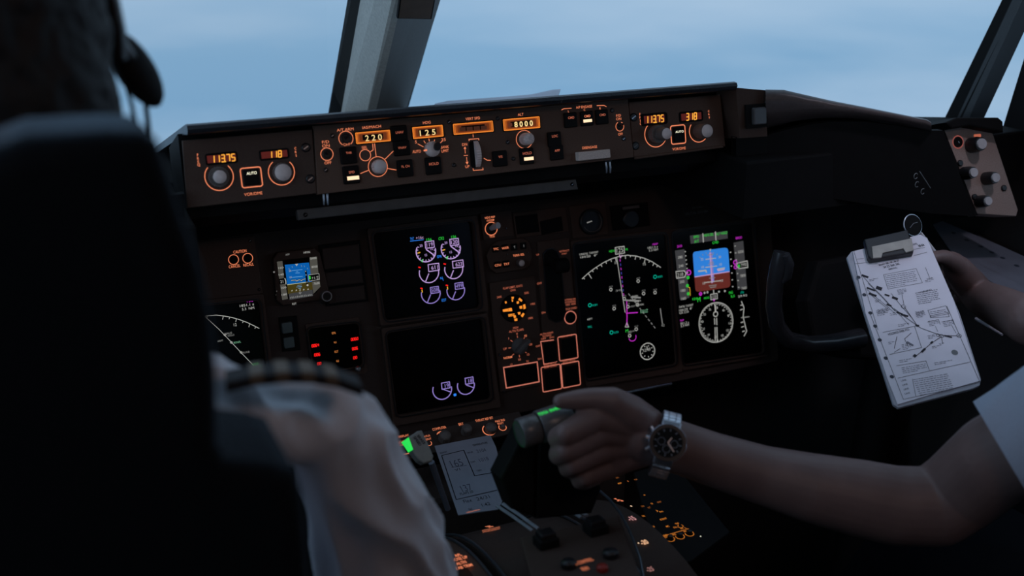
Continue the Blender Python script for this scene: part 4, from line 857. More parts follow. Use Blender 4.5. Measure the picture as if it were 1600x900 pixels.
# ------------------------------------------------------------------ pedestal
PEDF = Frame(PT(700, 690, 1.30), XA, Vector((0, math.cos(math.radians(28)), math.sin(math.radians(28)))))
P = Panel(PEDF, 700, 690, 'display_control_panel', 'orange lettered knob panel at the foot of the lower engine screen', 'control panel')
P.body([(600, 690), (810, 645), (826, 672), (606, 728)], .004, BOARD); P.T(600, 630, 3.335)
P.text('DISPLAY', 100, 180, 12, w=56); P.text('ENGINE', 88, 212, 13, w=72); P.line([(58, 232), (140, 220), (152, 266), (68, 282)], 5, closed=True)
P.text('STATUS', 215, 182, 10, w=48); P.text('EVENT', 222, 198, 10, w=48); P.circ(232, 218, 14, 4, a0=180, a1=400); P.text('COMPUTER', 286, 140, 13, w=74); P.text('AUTO', 300, 160, 10, w=40); P.circ(300, 178, 26, 5, a0=20, a1=150)
P.text('BRT', 399, 118, 13, w=26); P.text('THRUST REF SET', 520, 93, 13, w=100); P.circ(545, 148, 34, 6, a0=120, a1=330); P.text('MAX IND', 602, 100, 12, w=54); P.text('RESET', 605, 114, 10, w=34); P.circ(615, 135, 20, 5, a0=130, a1=400)
P.knob(312, 196, 32, 40, KNOBD, KNOBD); P.knob(425, 160, 28, 40, KNOBD, KNOBD); P.knob(552, 150, 30, 34, KNOBD, KNOBD); P.knob(615, 138, 14, 20, KNOBD, KNOBD)
P.button(106, 250, 72, 44, d=.003); P.done()

# control stand: quadrant housing with slots, on a floor pedestal
cs = bpy.data.objects.new('control_stand', None); COL.objects.link(cs); cs.location = (-.03, .9, 0); tag(cs, 'dark centre control stand with lever slots between the two pilots', 'control stand')
def cchild(o, p=None): o.parent = p or cs; o.matrix_parent_inverse = Matrix.Translation(-cs.location); return o
QC = (.93, .30); QR = .345
def qz(y): return QC[1] + math.sqrt(max(0, QR * QR - (y - QC[0]) ** 2)) if abs(y - QC[0]) < QR else QC[1]
def qprof(r=QR, a0=10, a1=150, n=30): return [(QC[0] + r * math.cos(math.radians(a0 + (a1 - a0) * i / n)), QC[1] + r * math.sin(math.radians(a0 + (a1 - a0) * i / n))) for i in range(n + 1)]
def slice_x(name, x0, x1, r, m, a0=10, a1=150, base=True):
    L = qprof(r, a0, a1); L = L + ([(L[-1][0], .02), (L[0][0], .02)] if base else [(QC[0] + (r - .02) * math.cos(math.radians(a)), QC[1] + (r - .02) * math.sin(math.radians(a))) for a in (a1, (a0 + a1) / 2, a0)])
    return cchild(sweep(name, [(x0, y, z) for y, z in L], (x1 - x0, 0, 0), m))
slice_x('quadrant_cover', -.225, -.205, QR - .006, PANEL2); slice_x('quadrant_cover', -.205, -.172, QR - .03, BLACK); slice_x('quadrant_cover', -.172, -.155, QR, PANEL2)
slice_x('quadrant_cover', -.155, -.142, QR - .03, BLACK); slice_x('quadrant_cover', -.142, -.010, QR - .002, BOARD); slice_x('quadrant_cover', -.010, .003, QR - .03, BLACK); slice_x('quadrant_cover', .003, .064, QR + .002, BOARD)
b = MB(); b.box3((0, 1.31, .30), .42, .10, .52, BOARD, bev=.01); cchild(b.build('pedestal_body'))
for (x, r) in ((-.1555, .0018), (-.1415, .0018), (-.0105, .0016), (.0035, .0022)):
    b = MB(); b.tube([(x, y, z + .001) for y, z in qprof(QR + .001, 40, 140, 24)], r, mat('slot_rail', (.10, .12, .14), .3, .6), 8); cchild(b.build('slot_rail'))
# legends on the quadrant
QF = Frame(PT(880, 850, .86), XA, Vector((0, math.cos(math.radians(-6)), math.sin(math.radians(-6)))))
P = Panel(QF, 850, 850, 'fuel_control_panel', 'dark panel with two square black knobs and fuel control lettering at bottom centre', 'control panel')
P.body([(812, 846), (968, 810), (1000, 900), (1010, 935), (850, 985)], .005, BOARD, .003); P.T(680, 750, 3.556)
P.text('FUEL CONTROL', 815, 482, 16, w=130); P.text('RUN', 833, 519, 18, w=36); b = MB()
for i, (X, Y) in enumerate(((618, 385), (893, 312))):
    b = MB(); x, y = P.p(X, Y); b.rbox(x, y, P.m(118), P.m(108), P.z, P.z + .010, BLACK, r=P.m(10), bev=.002); o = P.part(b, 'selector_block'); b = MB(); b.rbox(x, y, P.m(92), P.m(84), P.z + .010, P.z + .016, SATIN, r=P.m(8), bev=.002); P.part(b, 'block_cap', o)
P.knob(975, 450, 42, 34, SATIN, SATIN); P.knob(742, 508, 40, 34, SATIN, SATIN); P.knob(930, 528, 30, 26, mat('knob_red', (.30, .02, .012), .4), mat('knob_red', (.3, .02, .012), .4)); P.done()
QF2 = Frame(PT(990, 810, .93), XA, Vector((0, 1, -.02)))
P = Panel(QF2, 985, 800, 'flap_lever_scale', 'curved scale with white flap numbers down to 25 beside the right lever slot', 'scale')
P.T(930, 740, 6.922)
def onq(P, t, X, Y, h, m, wf=.95):                                # number lying on the curved cover
    d = ray(P.ox + X / P.sc, P.oy + Y / P.sc); lo, hi = .6, 1.3
    for _ in range(40):
        y = (lo + hi) / 2; q = CAM + d * y
        if q.z > qz(y) + .003: lo = y
        else: hi = y
    q = CAM + d * lo; nrm = Vector((0, q.y - QC[0], q.z - QC[1])).normalized(); fr = Frame(q + nrm * .0008, XA, nrm.cross(XA)); mb = MB()
    k = (q - CAM).length / F; sv = abs(fr.at(P.ox + X / P.sc, P.oy + Y / P.sc - 3)[1] - fr.at(P.ox + X / P.sc, P.oy + Y / P.sc + 3)[1]) / 6 / k; mb.text(t, 0, 0, h / P.sc * k * sv, 0, m, bold=.025, wf=wf / sv); M = P.e.matrix_world.inverted() @ fr.matrix()
    P.leg.add([M @ Vector(v) for v in mb.v], mb.f, m)
for (t, X, Y, mm) in (('-1', 108, 162, ORG), ('-5', 248, 293, ORG), ('-15', 392, 492, glow('number_pink', (.75, .35, .35), .8)), ('-20', 528, 748, glow('number_cream', (1, .55, .30), .95)), ('-25', 590, 1040, glow('number_dim', (.45, .2, .18), .7))): onq(P, t, X, Y, 50, mm, .85)
for (X, Y) in ((390, 358), (468, 758)): onq(P, '.', X, Y, 60, LITB)
P.done()
P = Panel(QF2, 745, 845, 'stabilizer_trim_legend', 'small orange stabilizer trim lettering at the left of the control stand', 'lettering'); P.T(600, 630, 3.335)
for (t, X, Y) in (('APL', 312, 662), ('NOSE DN', 320, 676), ('APL', 386, 795), ('NOSE UP', 394, 813), ('ALTN', 402, 835), ('STAB TRIM', 412, 856), ('50%', 550, 646)): onq(P, t, X, Y, 11 if Y < 700 else 15, ORG)
P.line([(512, 672), (604, 653)], 4, ORG, dz=.002); P.line([(514, 680), (604, 661)], 4, ORG, dz=.002); P.line([(430, 578), (500, 562)], 4, ORG, dz=.002); P.done()

# strips coloured pale for light caught on the slot edges
def strip3(name, px, y, w, m, lab, cat):
    b = MB(); Q = [PT(a, c, yy) for (a, c), yy in zip(px, y)]; b.tube(Q, w, m, 8, flat=.5); o = b.build(name); tag(o, lab, cat); return o

# radio panel to the right of the quadrant
RF = Frame(PT(1040, 815, .98), XA, Vector((0, 1, .05)))
P = Panel(RF, 1040, 815, 'transponder_control_unit', 'dark low radio panel with scattered tiny amber lettering right of the flap numbers', 'control panel')
P.body([(990, 742), (1050, 724), (1140, 835), (1080, 880), (1052, 892), (1024, 852), (1008, 812)], .004, BLACK); P.T(930, 740, 6.922)
OA = glow('legend_amber', (1, .30, .03), .7); OAD = glow('legend_amber_dim', (.8, .22, .03), .4)
for (t, X, Y, w, mm) in (('ATC', 238, 75, 38, OAD), ('ADF', 262, 135, 50, OA), ('1', 352, 112, 12, OAD), ('VOR', 436, 94, 40, OAD), ('o', 530, 263, 18, OA), ('STBY', 692, 338, 52, OAD), ('ON', 510, 384, 36, OAD), ('ALT', 580, 398, 36, OAD), ('TA', 610, 356, 28, OA), (')', 665, 435, 20, OA), ('RA', 712, 442, 40, OA), ('FAIL', 522, 490, 32, OA), ('IDENT', 735, 522, 80, OA), ('XPDR', 620, 608, 46, OA), ('ALT SOURCE', 604, 652, 88, OA), ('MIC', 780, 602, 34, OA), ('VHF', 882, 572, 44, OA), ('CALL', 862, 612, 42, OA), ('L', 975, 618, 16, OA), ('PA', 935, 625, 30, OA), ('VHF', 638, 752, 52, OA), ('HF', 700, 728, 36, OA), ('CAB', 755, 700, 46, OA), ('INT', 765, 718, 36, OA), ('SPKR', 848, 692, 50, OA), ('MKR', 915, 672, 40, OA), ('NAV', 968, 656, 36, OA)): P.text(t, X, Y, 18, mm, w=w, bold=.008)
P.line([(600, 742), (712, 714)], 7, OA); P.line([(730, 708), (1008, 628)], 6, OA)
for (X, Y) in ((700, 765), (808, 738), (914, 712), (1016, 680)): P.circ(X, Y, 46, 6, OA, a0=150, a1=380); P.circ(X, Y, 34, 3, OAD, a0=40, a1=100)
P.circ(920, 600, 28, 5, OA, a0=100, a1=400)
for (X, Y) in ((700, 765), (808, 738), (914, 712), (1016, 680)): P.knob(X, Y, 30, 40, BLACK, SATIN, flute=False)
P.circ(1138, 710, 3, 8, LITW, seg=8); P.done()

# takeoff data card on the stand
CF = Frame(PT(735, 745, 1.20), XA, Vector((0, math.cos(math.radians(12)), math.sin(math.radians(12)))))
P = Panel(CF, 735, 745, 'data_card', 'grey printed take-off data card with handwritten 165 lying on the control stand', 'paper card')
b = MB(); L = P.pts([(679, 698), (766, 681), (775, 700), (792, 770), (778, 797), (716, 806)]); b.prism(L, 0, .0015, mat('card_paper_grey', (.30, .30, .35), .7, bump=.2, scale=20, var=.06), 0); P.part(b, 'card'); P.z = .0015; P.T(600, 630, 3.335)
INKF = mat('ink_faint', (.10, .10, .14), .8)
P.line([(300, 278), (415, 250), (472, 384), (575, 365)], 5, INK); P.line([(300, 278), (376, 508), (590, 458)], 5, INK); P.text('RUNWAY', 310, 262, 10, INK, w=40); P.text('165', 378, 318, 40, INKF, w=64, bold=-.005); P.text('V1', 382, 352, 12, INK, w=28)
P.text('TEMPERATURE', 500, 218, 11, INK, w=88); P.text('WIND', 448, 262, 9, INK); P.text('2104', 506, 252, 20, INKF, w=52, bold=-.005); P.text('QNH', 462, 312, 9, INK); P.text('1018', 520, 298, 20, INKF, w=52, bold=-.005); P.text('TRIM', 495, 356, 9, INK)
P.text('137', 428, 446, 34, INKF, w=56, bold=-.005); P.text('FLAPS 20', 430, 472, 13, INK, w=70); P.text('Flex', 435, 514, 18, INK, w=44, bold=-.005); P.text('24/31', 515, 498, 18, INK, w=70, bold=-.005); P.text('1.42', 530, 532, 16, INK, w=44, bold=-.005); P.text('N1', 450, 558, 12, INK); P.line([(350, 340), (430, 330)], 2, INK); P.done('printing')

# speedbrake lever with its tag-shaped white handle and green lamp end
sb = bpy.data.objects.new('speedbrake_lever', None); COL.objects.link(sb); sb.location = PT(700, 795, 1.10); tag(sb, 'pale flat speedbrake lever with green lit tip standing left of the data card', 'lever')
def pchild(root, o): o.parent = root; o.matrix_parent_inverse = Matrix.Translation(-root.location); return o
b = MB(); b.tube([PT(700, 796, 1.10), PT(688, 762, 1.10), PT(674, 722, 1.09)], [.0035, .0035, .004], mat('lever_steel', (.24, .27, .33), .35, .7), 10); pchild(sb, b.build('lever_arm'))
fr = Frame(PT(655, 695, 1.08), (PT(672, 722, 1.085) - PT(641, 668, 1.075)), XA); L = [fr.at(*q) for q in ((630, 690), (650, 676), (657, 674), (664, 689), (676, 715), (674, 722), (659, 727), (652, 720), (641, 702))]
fr = Frame(PT(655, 695, 1.08), XA, up_tilt(35)); L = [fr.at(*q) for q in ((631, 688), (650, 675), (657, 674), (664, 689), (675, 714), (673, 722), (660, 726), (652, 721), (640, 705))]
HW = mat('lever_handle_ivory', (.21, .20, .185), .5)
b = MB(); b.prism(L, -.008, .008, HW, .002, 2); h = b.build('lever_handle', M=fr.matrix()); pchild(sb, h)
GREEN = glow('lamp_green', (.03, 1.0, .12), .75)
b = MB(); b.prism([fr.at(*q) for q in ((629, 690), (636, 685), (643, 704), (640, 706))], -.006, .0092, GREEN, .001, 2); g = b.build('green_lamp', M=fr.matrix()); g.parent = sb; g.matrix_parent_inverse = Matrix.Translation(-sb.location)
b = MB()
for i, t in enumerate(('SPEED', 'BRAKE')): x, y = fr.at(651 + i * 4, 691 + i * 0); b.text(t, *fr.at(649.5 + i * 6, 691 - i * 2.5), .0030, .0084, INK, w=.013, rot=-1.12, bold=.03)
pchild(sb, b.build('lettering', M=fr.matrix()))

# throttle levers
def throttle(dx, lab, green=True):
    r = bpy.data.objects.new('thrust_lever', None); COL.objects.link(r); r.location = (-.09 + dx, .95, .62); tag(r, lab, 'lever', 'thrust levers')
    return r
AX0 = PT(812, 678, .925); AX1 = PT(905, 646, .925); AX2 = PT(960, 632, .925)
TMET = mat('lever_grey_paint', (.12, .115, .115), .32, .15, bump=.2, scale=300, wear=(.25, .25, .27), wear_at=.68)
axd = (AX1 - AX0).normalized()
b = MB(); t1 = throttle(-.03, 'left thrust lever with bare grey cylinder end left of the hand')
b.cyl3(AX0, AX0 + axd * .0215, .0165, TMET, seg=36, bev=.0012); hb = pchild(t1, b.build('handle'))
b = MB(); b.cyl3(AX0 - axd * .0006, AX0 + axd * .001, .0125, BLACK, seg=30); pchild(t1, b.build('end_disc')).parent = t1
b = MB(); M = Frame(AX0 + axd * -.0008, axd.cross(Vector((0, 0, 1))), Vector((0, 0, 1))); M.n = -axd
b.ring(0, 0, .0135, .0012, 0, mat('green_rim', (.05, .22, .08), .4), seg=36); pchild(t1, b.build('end_ring', M=Matrix.Translation(AX0 - axd * .0012) @ (-axd).to_track_quat('Z', 'Y').to_matrix().to_4x4()))
b = MB(); a = AX0 + axd * .012; c = Vector((a.x + .01, .97, .60)); 
def leverbody(a, wx, name, root, m):
    b = MB(); P_ = [(a.y + .018, a.z - .004), (a.y + .03, a.z - .04), (1.02, .66), (1.03, .60), (.94, .60), (a.y + .0, a.z - .06), (a.y - .016, a.z - .016)]
    b2 = sweep(name, [(a.x - wx / 2, y, z) for y, z in P_], (wx, 0, 0), m); pchild(root, b2); return b2
def lever_slab(L, root):
    fr = Frame(PT(835, 745, .945), XA, up_tilt(8)); b = MB(); b.prism([fr.at(*q) for q in L], -.03, 0, BLACK, .003, 2); o = b.build('lever_arm', M=fr.matrix()); o.parent = root; o.matrix_parent_inverse = Matrix.Translation(-Vector(root.location))
lever_slab([(820, 672), (806, 700), (782, 748), (800, 796), (836, 808), (838, 690), (836, 668)], t1)
t2 = throttle(.03, 'right thrust lever whose collared handle carries green lettering under the hand')
b = MB(); b.cyl3(AX0 + axd * .0225, AX0 + axd * .0600, .0182, TMET, seg=36, bev=.001); b.cyl3(AX0 + axd * .064, AX2, .0165, TMET, seg=36, bev=.0012); pchild(t2, b.build('handle'))
lever_slab([(840, 668), (842, 690), (838, 812), (925, 803), (940, 765), (925, 690), (900, 655)], t2)
b = MB(); MM = Matrix.Translation(AX0 + axd * .046) @ Matrix((axd, (Vector((0, .35, 1)) - axd * axd.z).normalized(), axd.cross((Vector((0, .35, 1)) - axd * axd.z).normalized()))).transposed().to_4x4()
upd = (Vector((0, -.25, 1)) - axd * axd.dot(Vector((0, -.25, 1)))).normalized(); fr = Frame(AX0 + axd * .0355 + upd * .0186, axd, upd.cross(axd))
b.text('TO/GA  ENABLE', 0, 0, .0042, 0, GREEN, w=.026, bold=.02); pchild(t2, b.build('lettering', M=fr.matrix()))
b = MB(); b.cyl3(PT(787, 690, .955), PT(790, 690, .955), .004, GREEN, seg=12)
gl = bpy.data.lights.new('green_lever_lamp', 'POINT'); gl.energy = .0035; gl.color = (.05, 1, .1); gl.shadow_soft_size = .006; go = bpy.data.objects.new('green_lever_lamp', gl); COL.objects.link(go); go.location = AX0 + Vector((-.045, .01, -.045))
for (px, yy, lab) in (([(776, 790), (800, 806), (832, 829)], (1.02, 1.0, .97), 'pale shining edge of the left thrust lever slot'), ([(882, 792), (896, 800), (908, 809)], (1.0, .99, .97), 'short pale edge of the right thrust lever slot')):
    for k, off in enumerate((0, 9)):
        b = MB(); b.tube([PT(a + off, c - off * .35, y) for (a, c), y in zip(px, yy)], .0028, mat('slot_edge_shine', (.20, .22, .24), .45), 8, flat=.5); cchild(b.build('slot_edge'))  # pale colour stands in for the shine along the slot edges

# flap lever rail at the right side
b = MB(); b.tube([PT(936, 766, 1.04), PT(952, 780, 1.01), PT(968, 800, .98), PT(980, 822, .95), PT(990, 845, .92), PT(1000, 872, .89), PT(1006, 905, .86)], .0018, mat('slot_rail', (.10, .12, .14), .3, .6), 8); cchild(b.build('slot_rail'))
# silver pen on the panel edge behind the hand
b = MB(); b.cyl3(PT(968, 616, 1.30), PT(1049, 600, 1.33), .0028, METAL, .0022, 12); tag(b.build('pencil'), 'thin shiny pencil lying on the ledge just above the watch hand', 'pencil')

# ------------------------------------------------------------------ people
def capsule(b, p0, r0, p1, r1, m, seg=28):
    d = p1 - p0; l = d.length
    if l < 1e-6: d = Vector((0, 0, 1)); l = 1e-6
    M = Matrix.Translation(p0) @ d.to_track_quat('Z', 'Y').to_matrix().to_4x4(); prof = []
    for i in range(1, 6): a = math.pi / 2 * i / 5; prof.append((r0 * math.sin(a), -r0 * math.cos(a)))
    for i in range(5): a = math.pi / 2 * i / 5; prof.append((r1 * math.cos(a), l + r1 * math.sin(a)))
    b.lathe(0, 0, prof, m, seg, M=M)
def ellipsoid(b, c, r, m, M=None, seg=20):
    prof = [(math.sin(math.pi * i / 12), -math.cos(math.pi * i / 12)) for i in range(1, 12)]
    MM = Matrix.Translation(c) @ (M.to_4x4() if M else Matrix.Identity(4)) @ Matrix.Diagonal((r[0], r[1], r[2], 1)); b.lathe(0, 0, prof, m, seg, M=MM)
def flesh(chains, ells, voxel, smooth, m, disp=None, cuts=()):
    b = MB()
    for ch in chains:
        for (p0, r0), (p1, r1) in zip(ch, ch[1:]): capsule(b, Vector(p0), r0, Vector(p1), r1, m)
    for e_ in ells: ellipsoid(b, Vector(e_[0]), e_[1], m, e_[2] if len(e_) > 2 else None)
    o = b.build('tmp'); r = o.modifiers.new('r', 'REMESH'); r.mode = 'VOXEL'; r.voxel_size = voxel; r.use_smooth_shade = True
    s = o.modifiers.new('s', 'SMOOTH'); s.factor = .5; s.iterations = smooth; bpy.context.view_layer.update()
    me = bpy.data.meshes.new_from_object(o.evaluated_get(bpy.context.evaluated_depsgraph_get())); bpy.data.objects.remove(o)
    n = len(me.vertices); co = np.empty(n * 3); me.vertices.foreach_get('co', co); co = co.reshape(-1, 3)
    if disp:
        no = np.empty(n * 3); me.vertices.foreach_get('normal', no); no = no.reshape(-1, 3)
        for i in range(n): co[i] += no[i] * disp(Vector(co[i]))
    if cuts:
        me.vertices.foreach_set('co', co.ravel()); bmm = bmesh.new(); bmm.from_mesh(me)
        for (p, nrm, lim) in cuts:
            g = [v for v in bmm.verts if (v.co - Vector(p)).length < lim]; gs_ = set(g)
            ed = [e for e in bmm.edges if e.verts[0] in gs_ and e.verts[1] in gs_]; fc = [f for f in bmm.faces if all(v in gs_ for v in f.verts)]
            bmesh.ops.bisect_plane(bmm, geom=g + ed + fc, plane_co=Vector(p), plane_no=Vector(nrm), clear_outer=True)
        bmm.to_mesh(me); bmm.free(); n = len(me.vertices); co = np.empty(n * 3); me.vertices.foreach_get('co', co); co = co.reshape(-1, 3)
    fs = [tuple(p.vertices) for p in me.polygons]; bpy.data.meshes.remove(me); return co, fs
def fleshobj(name, sets, m, cut=None):
    mb = MB()
    for co, fs in sets: mb.add([tuple(c) for c in co], fs, m, True)
    o = mb.build(name); return o
def PR(px, py, y, w):                                    # point at a pixel, radius given as its width in the photograph
    p = PT(px, py, y); return p, w / 2 * (p - CAM).dot(fw) / F
def child_of(o, root): o.parent = root; o.matrix_parent_inverse = root.matrix_world.inverted(); return o
def root_at(name, loc, label, cat, group=None):
    o = bpy.data.objects.new(name, None); COL.objects.link(o); o.matrix_world = Matrix.Translation(loc); tag(o, label, cat, group); return o
def relaxed_hand(w, d, side, up):                        # wrist, pointing direction, thumb side, back-of-hand direction
    w, d = Vector(w), Vector(d).normalized(); up = Vector(up); up = (up - d * up.dot(d)).normalized(); s = Vector(side); s = (s - d * s.dot(d) - up * s.dot(up)).normalized(); ch = []
    for k, (o_, l0, l) in enumerate(((.030, .088, .072), (.010, .092, .080), (-.010, .088, .074), (-.029, .080, .058))):
        a = w + s * o_ * .55 + d * .012; k0 = w + s * o_ + d * l0; q1 = k0 + d * l * .42 - up * l * .16; q2 = q1 + d * l * .24 - up * l * .22; q3 = q2 + d * l * .12 - up * l * .20
        ch.append([(a, .016), (k0, .0115), (q1, .0095), (q2, .0085), (q3, .0075)])
    ch.append([(w + s * .012 + d * .02, .017), (w + s * .048 + d * .055 - up * .012, .0125), (w + s * .060 + d * .085 - up * .02, .0105), (w + s * .058 + d * .110 - up * .028, .009)]); return ch
def head_parts(c, turn=0):
    R = Matrix.Rotation(turn, 3, 'Z'); f = lambda x, y, z: c + R @ Vector((x, y, z))
    el = [(f(0, -.008, .035), (.074, .092, .088), R), (f(0, .022, -.028), (.060, .068, .080), R), (f(0, .055, -.085), (.026, .024, .020), R), (f(.072, -.005, -.012), (.010, .018, .032), R), (f(-.072, -.005, -.012), (.010, .018, .032), R), (f(0, .078, .030), (.055, .018, .014), R)]
    ch = [[(f(0, .080, .020), .010), (f(0, .108, -.022), .0125)], [(f(.018, .094, -.024), .008), (f(-.018, .094, -.024), .008)], [(f(-.020, .078, -.058), .008), (f(.020, .078, -.058), .008)], [(f(0, -.02, -.03), .056), (f(0, -.035, -.14), .058)]]
    return ch, el
def fold(scale, amp, ax=(1, 1, 1)):
    def g(p):
        q = Vector((p.x * ax[0], p.y * ax[1], p.z * ax[2])) * scale
        return amp * (1 - 2 * abs(noise.noise(q))) + amp * .5 * noise.noise(q * 2.3)
    return g

def folddir(ax, sp, sl, amp):
    ax = Vector(ax).normalized(); u = ax.orthogonal().normalized(); w = ax.cross(u)
    def g(p):
        q = Vector((p.dot(u) * sp, p.dot(w) * sp, p.dot(ax) * sl)); n1 = noise.noise(q)
        return amp * (1 - 3.2 * abs(n1)) + amp * .6 * noise.noise(q * .45 + Vector((3, 1, 7)))
    return g
# --- first officer (right seat): left hand on the thrust levers, right hand at the clipboard
fo = root_at('person', (.55, .42, .40), 'pilot in short sleeved white shirt reaching bare left arm to the thrust levers', 'person')
WR = PR(1046, 694, .885, 82)
arm = [[(PT(1000, 684, .888), .026), WR, PR(1115, 718, .865, 84), PR(1191, 742, .84, 92), PR(1267, 762, .81, 108), PR(1342, 778, .785, 120), PR(1399, 790, .765, 124), PR(1462, 792, .745, 124)],
       [PR(1462, 792, .745, 124), PR(1500, 766, .735, 128), PR(1560, 716, .70, 140), (Vector((.385, .56, .96)), .055)]]
K = {'i': (930, 652), 'm': (938, 676), 'r': (944, 702), 'p': (950, 730)}
KY = .893
hand = []
for nm, (kx, ky), kr, (p1, y1, r1), (p2, y2, r2), (p3, y3, r3), (p4, y4, r4) in (
    ('i', K['i'], .0155, ((884, 678), .885, .0128), ((873, 684), .897, .0122), ((880, 692), .930, .0100), ((902, 690), .945, .0085)),
    ('m', K['m'], .0150, ((884, 704), .884, .0122), ((874, 710), .896, .0118), ((882, 716), .930, .0098), ((906, 714), .945, .0085)),
    ('r', K['r'], .0145, ((896, 726), .884, .0112), ((888, 731), .896, .0108), ((896, 736), .928, .0092), ((918, 732), .942, .008)),
    ('p', K['p'], .0135, ((914, 746), .886, .0100), ((906, 751), .897, .0096), ((914, 754), .924, .0084), ((932, 748), .938, .0075))):
    hand.append([(PT(1008, 684 + (ky - 690) * .35, .890), .0195), (PT(kx, ky, KY), kr), (PT(*p1, y1), r1), (PT(*p2, y2), r2), (PT(*p3, y3), r3), (PT(*p4, y4), r4)])
hand.append([(PT(1012, 668, .890), .022), (PT(985, 645, .888), .0195), (PT(957, 627, .890), .0155), (PT(925, 623, .896), .0120), (PT(899, 625, .900), .0105), (PT(875, 627, .903), .0080)])
hand.append([(PT(985, 646, .892), .017), (PT(935, 655, .900), .015)]); hand.append([(PT(1000, 705, .890), .018), (PT(952, 725, .896), .015)])
hand.append([(PT(975, 650, .892), .016), (PT(960, 715, .894), .016)])
A_ = flesh(arm + hand, [], .0018, 5, SKIN)
rw = PT(1532, 462, 1.13)
arm2 = [[(PT(1508, 446, 1.13), .019), PR(1532, 464, 1.10, 54), PR(1570, 482, 1.01, 66), PR(1610, 503, .93, 78), (Vector((.84, .80, .90)), .043), (Vector((.84, .74, .86)), .046), (Vector((.80, .60, .95)), .053), (Vector((.75, .50, 1.0)), .055)],
        [(PT(1520, 450, 1.13), .019), (PT(1492, 408, 1.138), .0135), (PT(1474, 400, 1.146), .0100), (PT(1452, 404, 1.152), .0088), (PT(1440, 412, 1.155), .0078)],
        [(PT(1520, 455, 1.13), .019), (PT(1490, 424, 1.142), .0135), (PT(1468, 424, 1.152), .0098), (PT(1448, 430, 1.158), .0086), (PT(1436, 436, 1.160), .0078)],
        [(PT(1522, 462, 1.135), .018), (PT(1494, 442, 1.150), .0125), (PT(1474, 446, 1.160), .0095), (PT(1456, 452, 1.164), .0084), (PT(1444, 458, 1.166), .0076)],
        [(PT(1524, 468, 1.14), .017), (PT(1502, 460, 1.155), .0115), (PT(1484, 466, 1.164), .0088), (PT(1470, 472, 1.168), .0078), (PT(1460, 477, 1.170), .007)],
        [(PT(1515, 440, 1.110), .017), (PT(1492, 412, 1.092), .0130), (PT(1476, 402, 1.075), .0105), (PT(1464, 401, 1.066), .0090), (PT(1454, 403, 1.060), .0078)]]
arm2.append([(PT(1536, 466, 1.122), .024), (PT(1515, 442, 1.112), .0235), (PT(1496, 420, 1.104), .0205), (PT(1486, 408, 1.100), .0150)])
B_ = flesh(arm2, [], .0022, 5, SKIN)
hc, he = head_parts(Vector((.56, .46, 1.30)), .1)
T_ = flesh(hc + [[(Vector((.56, .42, 1.12)), .06), (Vector((.565, .40, .95)), .12), (Vector((.565, .40, .62)), .125)], [(Vector((.385, .44, 1.0)), .05), (Vector((.745, .44, 1.0)), .05)], [(Vector((.48, .42, .55)), .085), (Vector((.46, .84, .56)), .07), (Vector((.46, 1.05, .18)), .05), (Vector((.46, 1.18, .08)), .04)], [(Vector((.65, .42, .55)), .085), (Vector((.66, .84, .56)), .07), (Vector((.66, 1.05, .18)), .05), (Vector((.66, 1.18, .08)), .04)]], he, .008, 3, SKIN)
child_of(fleshobj('body', [A_, B_, T_], SKIN), fo)
S_ = flesh([[PR(1515, 755, .728, 158), PR(1560, 716, .70, 180), (Vector((.385, .56, .96)), .076), (Vector((.40, .50, 1.0)), .076), (Vector((.46, .45, 1.06)), .07), (Vector((.56, .42, 1.06)), .075), (Vector((.67, .45, 1.06)), .07), (Vector((.745, .50, 1.0)), .07), (Vector((.79, .585, .96)), .070)], [(Vector((.565, .42, 1.0)), .13), (Vector((.565, .42, .62)), .15)], [(Vector((.48, .42, .96)), .11), (Vector((.50, .42, .60)), .13)], [(Vector((.65, .42, .96)), .11), (Vector((.64, .42, .60)), .13)]], [], .004, 3, SHIRT, fold(16, .0035, (1, 1, .5)), [(PT(1563, 700, .70), (PT(1531, 645, .70) - CAM).cross(PT(1590, 745, .70) - CAM).normalized(), .16)])
child_of(fleshobj('shirt', [S_], mat('shirt_pale_blue_white', (.40, .44, .54), .8, bump=.3, scale=400, var=.03)), fo)
TR_ = flesh([[(Vector((.49, .42, .53)), .115), (Vector((.46, .86, .56)), .088), (Vector((.46, 1.07, .18)), .066)], [(Vector((.64, .42, .53)), .115), (Vector((.66, .86, .56)), .088), (Vector((.66, 1.07, .18)), .066)]], [], .008, 3, TROUSER, fold(14, .004))
child_of(fleshobj('trousers', [TR_], TROUSER), fo)
H_ = flesh([], [(Vector((.56, .445, 1.345)), (.083, .098, .085)), (Vector((.56, .405, 1.30)), (.078, .066, .095))], .004, 2, HAIR, fold(60, .002)); child_of(fleshobj('hair', [H_], HAIR), fo)

